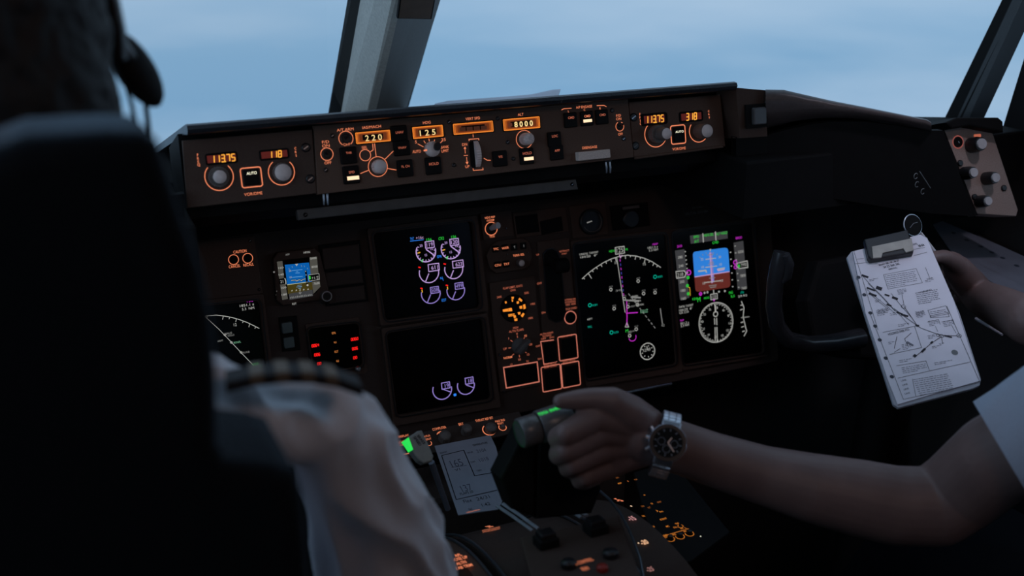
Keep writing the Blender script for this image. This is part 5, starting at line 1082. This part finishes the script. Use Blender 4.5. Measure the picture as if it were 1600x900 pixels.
# wristwatch on the left wrist
wc = PT(1043, 692, .846); face = (CAM - wc).normalized(); wd = (PT(1115, 718, .865) - PT(1000, 684, .888)).normalized()
n_ = (face * .93 + wd * .10 + Vector((0, 0, .10))).normalized(); up_ = (wd.cross(n_)).normalized(); up_ = up_ if up_.z > 0 else -up_; xx = up_.cross(n_)
WF = Matrix.Translation(wc) @ Matrix((xx, up_, n_)).transposed().to_4x4()
ww = bpy.data.objects.new('wristwatch', None); COL.objects.link(ww); ww.matrix_world = WF; tag(ww, 'steel chronograph wristwatch with black dial on the wrist at the thrust levers', 'watch')
b = MB(); R = .0195; b.lathe(0, 0, [(R * .95, -.008), (R, -.005), (R, .0), (R * .97, .002)], METAL, 60); b.build('case', ww)
b = MB(); b.lathe(0, 0, [(R * 1.04, -.001), (R * 1.05, .0015), (R * .95, .0036)], mat('bezel_coin_edge_steel', (.6, .66, .78), .3, 1), 96, 1, .05, captop=BLACK); b.ring(0, 0, R * .89, R * .22, .0037, SATIN, seg=60); b.build('bezel', ww)
b = MB(); b.lathe(0, 0, [(R * .80, .0037), (R * .80, .0039)], BLACK, 50)
DG = mat('dial_mark_grey', (.22, .24, .28), .5)
for i in range(12):
    a = math.pi * i / 6; c, q = math.cos(a), math.sin(a); b.stroke([(R * .62 * c, R * .62 * q), (R * .74 * c, R * .74 * q)], .0008, .0041, DG)
for (x, y) in ((-.35, 0), (.35, 0), (0, -.35)): b.ring(R * x, R * y, R * .20, .0004, .0041, DG, seg=30)
dl = b.build('dial', ww); b = MB(); b.stroke([(0, 0), (R * .42, R * -.40)], .0009, .0045, METAL); b.build('minute_hand', dl); b = MB(); b.stroke([(0, 0), (R * .15, R * .30)], .0010, .0044, METAL); b.build('hour_hand', dl)
b = MB(); b.cyl3((-R, 0, -.002), (-R - .004, 0, -.002), .0028, METAL, seg=14); b.build('crown', ww)
b = MB(); b.cyl3((-R * .88, .009, -.002), (-R - .0012, .0125, -.002), .0018, METAL, seg=12); b.cyl3((-R * .88, -.009, -.002), (-R - .0012, -.0125, -.002), .0018, METAL, seg=12); b.build('pusher', ww)
b = MB(); rb_y, rb_z, cz = .0350, .0315, -.030
for i in range(34):
    a = math.radians(46 + 8 * (i + .5)) if i < 34 else 0
    if a > math.radians(314): break
    aa = math.pi / 2 + a; y, z = rb_y * math.cos(aa), cz + rb_z * math.sin(aa); t = Vector((0, -rb_y * math.sin(aa), rb_z * math.cos(aa))).normalized(); nn_ = Vector((0, t.z, -t.y)); nn_ = nn_ if nn_.dot(Vector((0, y, z - cz))) > 0 else -nn_
    M3 = Matrix((Vector((1, 0, 0)), t, nn_)).transposed()
    for k, (ox, w_) in enumerate(((-.0068, .0054), (0, .0074), (.0068, .0054))): b.box3((ox, y, z), w_, .0044 - .0004 * (k == 1), .0024, METAL, M3, bev=.0005)
b.build('bracelet', ww)
for sg in (1, -1): b = MB(); b.box3((0, sg * R * 1.02, -.0045), .020, .008, .004, METAL, Matrix.Rotation(-sg * .5, 3, 'X'), bev=.001); b.build('lug', ww)

# --- captain (left seat), seen from behind
cp_ = root_at('person', (-.57, .66, .40), 'pilot seen from behind in the left seat wearing white shirt and headset', 'person')
CH = Vector((-.580, .735, 1.245)); hc, he = head_parts(CH, .1)
rsleeve = [PR(500, 672, .69, 70), PR(530, 700, .70, 80), PR(570, 800, .74, 90), PR(592, 900, .77, 90), PR(612, 960, .80, 84), (Vector((-.36, .90, .68)), .036)]
cbody = flesh(hc + [[(Vector((-.59, .68, 1.10)), .058), (Vector((-.59, .68, .95)), .11), (Vector((-.585, .68, .60)), .12)], rsleeve + [(Vector((-.37, 1.06, .60)), .028)], [(Vector((-.79, .685, 1.02)), .046), (Vector((-.86, .76, .80)), .046), (Vector((-.80, .98, .68)), .038)], [(Vector((-.50, .66, .53)), .085), (Vector((-.48, 1.08, .55)), .07), (Vector((-.48, 1.25, .15)), .045)], [(Vector((-.68, .66, .53)), .085), (Vector((-.70, 1.08, .55)), .07), (Vector((-.70, 1.25, .15)), .045)]] + relaxed_hand((-.37, 1.05, .60), (-.1, 1, -.1), (-1, 0, 0), (0, .1, 1)) + relaxed_hand((-.80, .99, .675), (.1, 1, -.1), (1, 0, 0), (0, .1, 1)), he, .0045, 3, SKIN)
child_of(fleshobj('body', [cbody], SKIN), cp_)
CS = flesh([[(Vector((-.59, .68, 1.075)), .078), PR(380, 655, .68, 122), PR(440, 656, .685, 122), PR(500, 660, .69, 130), PR(530, 684, .70, 146), PR(564, 766, .73, 170), PR(592, 850, .76, 196), PR(612, 960, .79, 206)], [(Vector((-.59, .68, 1.075)), .078), (Vector((-.69, .675, 1.05)), .058), (Vector((-.79, .685, 1.02)), .066), (Vector((-.86, .75, .85)), .066)],
            [(Vector((-.56, .69, .96)), .12), (Vector((-.56, .69, .60)), .135)], [(Vector((-.64, .69, .96)), .12), (Vector((-.64, .69, .60)), .135)]], [], .0034, 3, SHIRT, folddir(Vector((-.30, .85, .75)) - Vector((-.36, .70, 1.0)), 34, 5, .0055))
child_of(fleshobj('shirt', [CS], SHIRT), cp_)
CT = flesh([[(Vector((-.50, .66, .52)), .115), (Vector((-.48, 1.09, .55)), .085), (Vector((-.48, 1.26, .15)), .066)], [(Vector((-.68, .66, .52)), .115), (Vector((-.70, 1.09, .55)), .085), (Vector((-.70, 1.26, .15)), .066)]], [], .009, 3, TROUSER); child_of(fleshobj('trousers', [CT], TROUSER), cp_)
CHH = flesh([], [(CH + Vector((0, -.014, .040)), (.083, .098, .088)), (CH + Vector((0, -.055, -.005)), (.078, .060, .098)), (CH + Vector((.048, -.005, -.01)), (.035, .045, .06)), (CH + Vector((0, -.075, -.07)), (.062, .035, .05))], .003, 2, HAIR, fold(70, .0022)); child_of(fleshobj('hair', [CHH], HAIR), cp_)
# epaulette: dark slide with four tan bars along the right shoulder
EP = [(PT(px, py, .635)) for px, py in ((352, 588), (396, 578), (440, 574), (484, 575), (524, 582), (562, 596))]
b = MB(); w_ = Vector((.004, .028, -.004)); th = Vector((0, 0, .007)); vs = []
for p in EP: vs += [p - w_ * .5, p + w_ * .5, p + w_ * .5 - th, p - w_ * .5 - th]
b.add(vs, [(4 * i + k, 4 * i + (k + 1) % 4, 4 * i + 4 + (k + 1) % 4, 4 * i + 4 + k) for i in range(5) for k in range(4)] + [(0, 1, 2, 3), (23, 22, 21, 20)], mat('epaulette_black', (.012, .012, .015), .8), False)
ep = child_of(b.build('epaulette'), cp_)
GOLD = mat('gold_braid', (.17, .125, .085), .6, .2, bump=.5, scale=900)
for i, t in enumerate((.22, .40, .58, .76)):
    def ev(t): x = t * 5; k = min(4, int(x)); return EP[k].lerp(EP[k + 1], x - k)
    b = MB(); a, c = ev(t - .05), ev(t + .045); vs = []
    for p in (a, c): vs += [p - w_ * .52 + Vector((0, 0, .0012)), p + w_ * .52 + Vector((0, 0, .0012)), p + w_ * .52 - th * .75, p - w_ * .52 - th * .75]
    b.add(vs, [(0, 1, 5, 4), (1, 2, 6, 5), (2, 3, 7, 6), (3, 0, 4, 7), (0, 3, 2, 1), (4, 5, 6, 7)], GOLD); o = b.build('stripe'); o.parent = ep
# headset
hs = root_at('headset', tuple(CH + Vector((.08, .02, 0))), 'black aviation headset with padded band and boom wire on the left pilot', 'headset')
b = MB(); b.tube([CH + Vector((.089 * math.cos(math.radians(a)), .012, .035 + .105 * math.sin(math.radians(a)))) for a in range(-10, 191, 10)], .009, SATIN, 10, flat=.6); child_of(b.build('headband'), hs)
ec = PT(211, 108, .80); ax_ = (PT(190, 78, .80) - PT(232, 138, .80)).normalized(); M3 = Frame(ec, Vector((.35, 1, 0)), ax_)
b = MB(); ellipsoid(b, ec, (.022, .0300, .0125), BLACK, Matrix((M3.u, M3.v, M3.n)).transposed()); child_of(b.build('ear_cup'), hs)
b = MB(); b.tube([CH + Vector((.086, .012, .045)), PT(186, 72, .77), PT(200, 92, .79)], .0065, SATIN, 10); child_of(b.build('yoke_arm'), hs)
b = MB(); b.tube([PT(230, 140, .80), PT(228, 165, .80), PT(231, 190, .79), PT(234, 215, .78), PT(225, 260, .75)], .0018, BLACK, 8); child_of(b.build('boom_wire'), hs)
b = MB(); b.tube([PT(196, 130, .78), PT(205, 160, .78), PT(211, 190, .77), PT(214, 215, .76), PT(208, 260, .74)], .0014, BLACK, 8); child_of(b.build('cable'), hs)
b = MB(); ellipsoid(b, CH + Vector((-.088, .02, -.005)), (.020, .028, .036), BLACK); child_of(b.build('ear_cup'), hs)

# ------------------------------------------------------------------ seats
def seat(name, loc, label, dy, outline=None):
    r = root_at(name, (loc[0], loc[1], 0), label, 'seat', 'pilot seats'); x, y = loc
    b = MB()
    if outline: fr = Frame(PT(300, 600, y), XA, up_tilt(4)); b.prism([fr.at(*q) for q in outline], -.085, .0, FABRIC, .013, 4, smooth=True); child_of(b.build('backrest', M=fr.matrix()), r)
    else: fr = Frame(Vector((x, y, .86)), XA, up_tilt(-6)); b.prism(triangulate_round(0, 0, .44, .56, .09, 6), -.085, 0, FABRIC, .022, 5, smooth=True); b.prism(triangulate_round(0, .36, .26, .16, .05, 6), -.08, -.005, FABRIC, .02, 4, smooth=True); child_of(b.build('backrest', M=fr.matrix()), r)
    b = MB(); b.prism(triangulate_round(x, y + .34, .46, .46, .06, 6), .34, .45, FABRIC, .025, 4); child_of(b.build('seat_cushion'), r)
    b = MB(); b.box3((x, y + .30, .17), .26, .34, .34, BLACK, bev=.02); child_of(b.build('seat_base'), r)
    for s in (-1, 1): b = MB(); b.box3((x + s * .27, y + .26, .66), .05, .30, .045, SATIN, bev=.012); child_of(b.build('armrest'), r)
    return r
OUT_ = [(-60, 900), (-80, 420), (-60, 250), (40, 214), (170, 206), (226, 208), (252, 226), (268, 275), (290, 345), (318, 420), (336, 500), (344, 590), (346, 700), (356, 728), (430, 734), (466, 744), (480, 780), (488, 850), (494, 1000), (-60, 1000)]
seat('cockpit_chair', (-.60, .475), 'dark fabric pilot seat back filling the lower left, behind the white shirted captain', 0, OUT_)
seat('cockpit_chair', (.58, .23), 'dark pilot seat at the right edge under the reaching pilot', 0)

# ------------------------------------------------------------------ control wheel
yk = root_at('pilot_yoke', PT(1390, 520, 1.17), 'black control wheel with a glossy curved left horn behind the clipboard', 'control wheel')
YB = mat('wheel_black_gloss', (.035, .035, .040), .26, spec=.7)
def PL(L, y): return [PT(a, c, y + d) for a, c, d in L]
b = MB(); b.tube(PL([(1222, 394, -.01), (1217, 415, -.01), (1211, 445, -.006), (1209, 478, 0), (1214, 508, .004), (1230, 530, .008), (1262, 538, .01), (1300, 536, .01), (1345, 528, .01)], 1.17), [.0120, .0128, .0122, .0118, .0118, .0125, .0130, .014, .016], YB, 18); child_of(b.build('horn'), yk)
b = MB(); b.tube(PL([(1228, 398, -.022), (1233, 412, -.022), (1230, 432, -.02), (1222, 440, -.016)], 1.17), [.006, .0075, .007, .005], YB, 12); child_of(b.build('trim_switch'), yk)
b = MB(); b.tube(PL([(1566, 462, .075), (1568, 480, .075), (1564, 505, .07), (1552, 528, .06), (1528, 540, .045), (1490, 542, .02), (1440, 532, .01)], 1.17), [.0120, .0125, .0120, .0120, .0125, .014, .016], YB, 18); child_of(b.build('horn'), yk)
fr = Frame(PT(1392, 500, 1.19), XA, up_tilt(20)); b = MB(); b.prism([fr.at(*q) for q in ((1262, 470), (1280, 408), (1330, 398), (1440, 410), (1478, 470), (1470, 545), (1420, 566), (1330, 560), (1275, 548))], -.03, .0, BLACK, .008, 3); child_of(b.build('hub', M=fr.matrix()), yk)
b = MB(); b.cyl3(PT(1392, 520, 1.23), PT(1392, 520, 1.33), .032, SATIN, seg=24); b.cyl3(PT(1392, 520, 1.33), (.62, 1.20, .05), .035, BLACK, seg=24); child_of(b.build('column'), yk)

# ------------------------------------------------------------------ clipboard with approach chart
d0 = (PT(1325, 397, 1.11) - CAM).dot(fw)
TL_, TR_p, BL_ = DEPTH(1325, 397, d0), DEPTH(1446, 368, d0 * 1.01), DEPTH(1398, 635, d0 * .896)
CLF = Frame(DEPTH(1428, 500, d0 * .953), TR_p - TL_, TL_ - BL_)
CLF = Frame(TL_ + CLF.u * CLF.at(1428, 500)[0] * 0, TR_p - TL_, TL_ - BL_)
P = Panel(CLF, 1428, 500, 'clipboard', 'white clipboard holding a printed approach chart, held by the pilot on the right', 'clipboard')
b = MB(); b.prism(P.pts([(1323, 402), (1330, 393), (1385, 380), (1436, 366), (1449, 371), (1456, 388), (1500, 490), (1533, 592), (1531, 602), (1520, 607), (1404, 637), (1396, 632), (1360, 520)]), -.004, 0, mat('board_plastic', (.40, .42, .48), .5), .001, 2); P.part(b, 'board')
b = MB(); L = P.pts([(1332, 394), (1438, 368), (1448, 374), (1490, 472), (1531, 596), (1470, 613), (1402, 633), (1388, 598), (1352, 490)]); b.prism(L, .0006, .0018, PAPER, 0); P.part(b, 'chart_sheet'); P.z = .0018
b = MB()
for (x, y) in ((1341, 434.7), (1350, 462), (1359.4, 490.4), (1367, 511), (1374, 532.5), (1383.4, 561), (1393, 590)): b.ring(*P.p(x, y), .0014, .0027, P.z + .0003, mat('hole_dark', (.03, .04, .06), .6), seg=16)
b.ring(*P.p(1491, 552), .0021, .0041, P.z + .0003, mat('stain_grey', (.20, .21, .22), .8), seg=20); P.part(b, 'punch_hole')
b = MB(); b.prism(P.pts([(1348, 381), (1416, 366), (1425, 398), (1424, 402), (1358, 413), (1354, 408)]), .0018, .011, SATIN, .002, 2); cl = P.part(b, 'clip')
b = MB(); b.prism(P.pts([(1359, 394), (1421, 381), (1424, 400), (1412, 403), (1408, 397), (1376, 404), (1374, 411), (1361, 412)]), .011, .0125, mat('clip_plate_grey', (.36, .34, .30), .4, .3), .0004, 1); P.part(b, 'clip_plate', cl)
P.T(1320, 360, 6.427); LW = 3.4
def ink(L, w=LW, closed=False): P.line(L, w, INK, dz=.0004, closed=closed)
def para(X, Y, w, n, step, slx=.0, h=9, seed=0):          # lines of small print
    r = random.Random(seed); sl = -.20
    for i in range(n):
        x = X + i * step * .28; y = Y + i * step; e = x + w * (1 if i < n - 1 else .6)
        while x < e - 8:
            l = r.uniform(10, 34); l = min(l, e - x); P.line([(x, y - (x - X) * .17), (x + l, y - (x + l - X) * .17)], h, INKL, dz=.0004); x += l + r.uniform(4, 9)
INKL = mat('small_print_grey', (.20, .20, .24), .8)
ink([(85, 208), (330, 1010)]); ink([(95, 345), (240, 330)]); ink([(120, 300), (190, 290)])
P.text('ARRIVAL', 478, 392, 20, INK, w=100, dz=.0005); P.text('RNAV 18R 18C 06 27', 440, 335, 20, INK, w=230, dz=.0005, bold=.008); P.text('24 22 36R 36L', 465, 362, 22, INK, w=190, dz=.0005, bold=.008)
P.text('(LRWN)', 700, 150, 20, INK, w=56, dz=.0005); P.text('10-2A', 765, 160, 24, INK, w=66, dz=.0005, bold=.03); ink([(668, 205), (800, 180)]); ink([(690, 262), (822, 228)])
ink([(385, 455), (712, 392), (775, 535), (430, 598)], closed=True); para(400, 470, 300, 7, 19, h=6, seed=1); ink([(805, 380), (845, 480)]); P.text('VAR', 850, 492, 16, INK, w=70, dz=.0005); para(800, 515, 100, 2, 14, h=5, seed=2)
for L in ([(165, 455), (260, 560), (370, 670), (470, 780), (560, 870), (640, 960)], [(215, 600), (320, 690), (430, 780), (520, 860)], [(230, 540), (380, 690), (500, 820)], [(460, 640), (540, 740), (600, 810), (680, 900)], [(590, 760), (570, 650)], [(250, 650), (430, 800)]): ink(L, 4)
for (x, y, w, h_) in ((200, 470, 70, 24), (260, 600, 90, 20), (275, 655, 80, 26), (340, 590, 60, 42), (420, 660, 50, 18), (500, 690, 60, 28), (545, 840, 60, 20), (440, 760, 50, 20)): P.leg.rbox(*P.p(x, y), P.m(w), P.m(h_), P.z + .0003, P.z + .0006, INK, r=0, bev=0, seg=1, rot=-.75 if y > 450 else -.9)
P.circ(585, 775, 22, 4, INK); para(520, 610, 90, 4, 14, h=6, seed=3); para(705, 640, 220, 7, 19, h=7, seed=4); P.text('WARNING', 800, 620, 16, INK, w=150, dz=.0005); ink([(830, 812), (1010, 765), (1045, 845), (860, 880)], closed=True); para(850, 830, 160, 3, 18, h=6, seed=5)
para(240, 505, 90, 2, 14, h=6, seed=6); para(310, 820, 120, 4, 16, h=6, seed=7); para(300, 715, 60, 2, 14, h=6, seed=8); para(700, 830, 90, 4, 15, h=6, seed=9)
P.T(1340, 480, 5.295)
ink([(100, 60), (375, 770)]); ink([(375, 770), (1010, 632)]); ink([(735, 0), (1008, 628)]); ink([(205, 216), (468, 165), (526, 342), (262, 398)]); P.text('HOLDINGS OVER VCO', 336, 212, 18, INK, w=190, dz=.0005, bold=.008)
ink([(300, 350), (322, 250)], 4); ink([(415, 330), (385, 270), (440, 220)], 4); ink([(300, 380), (350, 350)], 4); para(250, 300, 50, 2, 13, h=5, seed=11); para(360, 320, 70, 4, 13, h=5, seed=12); P.leg.rbox(*P.p(430, 310), P.m(60), P.m(18), P.z + .0003, P.z + .0006, INKL, r=0, bev=0, seg=1, rot=-1.0)
ink([(300, 20), (420, 110), (520, 180), (680, 240), (840, 245)], 5); ink([(380, 0), (490, 160)], 5); ink([(690, 250), (600, 310), (520, 380), (465, 420)], 5); ink([(640, 165), (660, 210)], 3); ink([(770, 150), (810, 220)], 3); ink([(690, 250), (700, 310)], 4)
for (x, y, w, h_) in ((385, 75, 60, 18), (490, 160, 30, 20), (610, 300, 30, 16), (540, 365, 50, 18), (470, 410, 30, 24), (745, 250, 60, 14)): P.leg.rbox(*P.p(x, y), P.m(w), P.m(h_), P.z + .0003, P.z + .0006, INK, r=0, bev=0, seg=1, rot=.5 if y > 280 else -.6)
P.circ(660, 238, 14, 4, INK); P.circ(690, 245, 16, 4, INK); P.circ(835, 243, 18, 4, INK)
for (X, Y, w, n, st, sd) in ((160, 30, 100, 3, 14, 13), (265, 60, 60, 2, 14, 14), (480, 55, 70, 4, 13, 15), (580, 125, 80, 4, 13, 16), (700, 130, 90, 4, 13, 17), (330, 155, 100, 2, 13, 18), (575, 245, 60, 3, 12, 19), (610, 335, 60, 2, 12, 20), (670, 310, 40, 2, 12, 21), (340, 450, 110, 2, 14, 22), (630, 470, 160, 2, 14, 23), (360, 510, 200, 4, 15, 24)): para(X, Y, w, n, st, h=5, seed=sd)
ink([(262, 400), (300, 390)]); ink([(595, 80), (740, 50), (755, 85), (600, 95)], 3, True); ink([(575, 130), (665, 110), (680, 150)], 3); ink([(690, 130), (780, 112), (795, 150)], 3)
ink([(318, 492), (562, 452), (590, 530)]); ink([(330, 595), (590, 535), (930, 460)]); ink([(450, 600), (478, 745)], 3)
for i in range(9): para(455 + i * 7, 608 + i * 16, 480, 1, 10, h=5, seed=30 + i)
for i in range(4): P.text('LINE', 378 + i * 10, 612 + i * 36, 12, INK, w=44, dz=.0005)
P.done('printing')

# round disc on a white stick above the clipboard
fr = Frame(PT(1426, 352, 1.12), XA, up_tilt(25)); r_ = root_at('magnifier', fr.o, 'round black disc with thin chrome rim on a white stick above the clipboard', 'magnifier'); r_.matrix_world = fr.matrix()
R = 17 * (fr.o - CAM).dot(fw) / F
b = MB(); b.lathe(0, 0, [(R * .95, -.002), (R * .95, .002)], BLACK, 36); b.stroke([(-R * .5, -R * .2), (0, R * .15), (R * .5, R * .2)], .0008, .0024, S_GREYL if False else mat('scratch_grey', (.2, .2, .22), .4)); b.build('disc', r_)
b = MB(); b.tube([(R * math.cos(a / 18 * math.pi), R * math.sin(a / 18 * math.pi), 0) for a in range(0, 37)], .0011, METAL, 8, caps=False); b.build('rim', r_)
b = MB(); p0, p1 = fr.matrix().inverted() @ PT(1438, 364, 1.12), fr.matrix().inverted() @ PT(1464, 398, 1.095); b.cyl3(p0, p1, .0026, mat('stick_white', (.55, .56, .60), .5), seg=12); b.build('stick', r_)

# thin wire hooks on the black shade sheet under the right brow
fr = Frame(PT(1441, 284, 1.165), XA, up_tilt(0)); r_ = root_at('wire_hook_bracket', fr.o, 'thin bright wire line with three small open rings on the black shade sheet at right', 'bracket'); r_.matrix_world = fr.matrix()
WG = mat('wire_grey', (.30, .32, .32), .4, .5)
def fp(x, y, z=0): a, c = fr.at(x, y); return (a, c, z)
b = MB(); b.tube([fp(1437, 268), fp(1454, 294)], .0006, WG, 6); b.build('rod', r_)
for (x, y, q0, q1) in ((1431, 275, 20, 330), (1433, 288, 40, 300), (1442, 299, 60, 320)):
    b = MB(); c_ = fp(x, y); b.tube([(c_[0] + .0036 * math.cos(math.radians(q0 + (q1 - q0) * i / 14)), c_[1] + .0042 * math.sin(math.radians(q0 + (q1 - q0) * i / 14)), 0) for i in range(15)], .0005, WG, 6); b.build('ring', r_)

# ------------------------------------------------------------------ right side console and its audio panel
SCF = Frame(PT(1550, 430, 1.17), Vector((1, 0, 0)), Vector((0, 1, .18)))
def on_scf(x, y): q = Vector((x, y, SCF.o.z + .18 * (y - SCF.o.y))) - SCF.o; return (q.dot(SCF.u), q.dot(SCF.v))
b = MB(); b.prism([on_scf(*q) for q in [(.80, .15), (.80, 1.22), (.83, 1.30), (.93, 1.30), (1.06, .15)]], -.55, -.001, CABDK, .008, 3)
sc_ = b.build('side_console'); sc_.matrix_world = SCF.matrix(); tag(sc_, 'dark side console along the right wall carrying loose charts', 'console')
SF = Frame(PT(1530, 265, 1.20), Vector((1, -.12, 0)), Vector((0.02, .30, 1)))
P = Panel(SF, 1530, 265, 'audio_selector_panel', 'slanted beige side panel with four long black white capped knobs at right', 'control panel')
b = MB(); b.prism(P.pts([(1472, 202), (1500, 196), (1550, 204), (1591, 328), (1588, 338), (1526, 334)]), -.05, 0, BEIGE, .001, 1); P.part(b, 'faceplate'); b = MB(); b.prism(P.pts([(1457, 204), (1474, 199), (1528, 336), (1512, 340)]), -.06, .001, BLACK, .001, 1); P.part(b, 'side_flange')
b = MB(); b.prism(P.pts([(1462, 194), (1480, 186), (1545, 186), (1552, 192), (1553, 209), (1500, 199), (1473, 204)]), -.06, .022, BLACK, .003, 2); P.part(b, 'hood')
P.circ(1496.6, 222, 8, 1.2, glow('ring_rose', (.5, .12, .10), .6)); b = MB(); x, y = P.p(1496.6, 222); b.lathe(x, y, [(P.m(6.5), 0), (P.m(6.5), .002)], BLACK, 20); b.stroke([(x - .001, y + .001), (x + .0012, y - .0016)], .0012, .0023, METAL); P.part(b, 'jack_socket')
P.rect(1527, 212, 9, 2, 2, ORGD)
for (X, Y, r, h) in ((1517, 227, 10, .023), (1506, 271, 8.5, .021), (1540, 279, 8.5, .021), (1529, 315, 8, .020)):
    b = MB(); x, y = P.p(X, Y); q = P.m(r); b.lathe(x, y, [(q, 0), (q, h * .6), (q * .86, h)], SATIN, 24); o = P.part(b, 'knob'); b = MB(); b.lathe(x, y, [(q * .70, h), (q * .68, h + .003)], mat('cap_white', (.52, .50, .50), .5), 20); P.part(b, 'knob_cap', o)
for (X, Y) in ((1499.6, 255), (1568, 294), (1522, 308)): b = MB(); x, y = P.p(X, Y); b.lathe(x, y, [(P.m(4.2), 0), (P.m(4.2), .002), (P.m(3), .003)], SATIN, 14); P.part(b, 'screw')
P.done()
P = Panel(SCF, 1550, 430, 'chart_pad', 'large pale sheet with a row of punched holes lying behind the right hand', 'paper')
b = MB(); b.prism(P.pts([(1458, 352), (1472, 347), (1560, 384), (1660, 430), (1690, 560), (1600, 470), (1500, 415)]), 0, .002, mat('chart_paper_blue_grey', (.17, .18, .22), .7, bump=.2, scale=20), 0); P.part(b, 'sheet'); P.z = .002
b = MB()
for (x, y) in ((1489, 365.6), (1510, 377), (1532, 387), (1549, 396), (1566, 404.7), (1588, 417)): b.ring(*P.p(x, y), .0022, .0044, P.z + .0003, MATS['hole_dark'], seg=16)
P.part(b, 'punch_hole')
for L in ([(1480, 382), (1500, 390)], [(1520, 410), (1560, 428)], [(1530, 402), (1590, 430)], [(1540, 420), (1600, 448)]): P.line(L, 1, INKL)
P.done('printing')
b = MB(); b.cyl3(PT(1525, 498, 1.16), PT(1566, 523, 1.09), .0026, mat('pen_white', (.55, .52, .58), .4), .0018, 10); tag(b.build('pen'), 'slim white pen below the right forearm beside the clipboard', 'pen')

# small plate high on the centre pillar
fr = Frame(PT(648, 10, 1.50), XA, up_tilt(-40)); b = MB(); q = [fr.at(*p_) for p_ in ((627, -25), (684, -25), (674, 29), (620, 28))]; b.prism(q, -.004, .002, BLACK, .0008, 1)
pr = root_at('compass_card_holder', fr.o, 'small brown card holder with black border high on the centre window pillar', 'card holder'); pr.matrix_world = fr.matrix(); b.build('border', pr); b = MB(); b.prism(inset(ccw(q), .0025), .002, .003, mat('card_brown', (.10, .065, .04), .6), 0); b.build('card', pr)

# unseen fixtures added around the dome fill and the clipboard fill spot
r_ = root_at('dome_fill_fixture', (-.05, -.10, 1.72), 'unseen round dome lamp with grey rim, added on the ceiling for warm fill', 'lamp')
b = MB(); b.lathe(-.05, -.10, [(.17, 1.735), (.185, 1.74), (.185, 1.775), (.10, 1.778)], KNOBD, 40); child_of(b.build('lamp_housing'), r_)
r_ = root_at('clipboard_fill_fixture', (.64, .78, 1.68), 'small unseen lamp added on the ceiling as fill light for the clipboard', 'lamp')
ld = (Vector((.66, 1.12, .93)) - Vector((.64, .78, 1.66))).normalized(); p = Vector((.64, .78, 1.66))
b = MB(); b.cyl3(p - ld * .075, p - ld * .045, .022, SATIN, .030, 24); child_of(b.build('lamp_head'), r_)
b = MB(); b.cyl3(p - ld * .07, Vector((.64, .74, 1.76)), .006, SATIN, seg=12); child_of(b.build('lamp_arm'), r_)
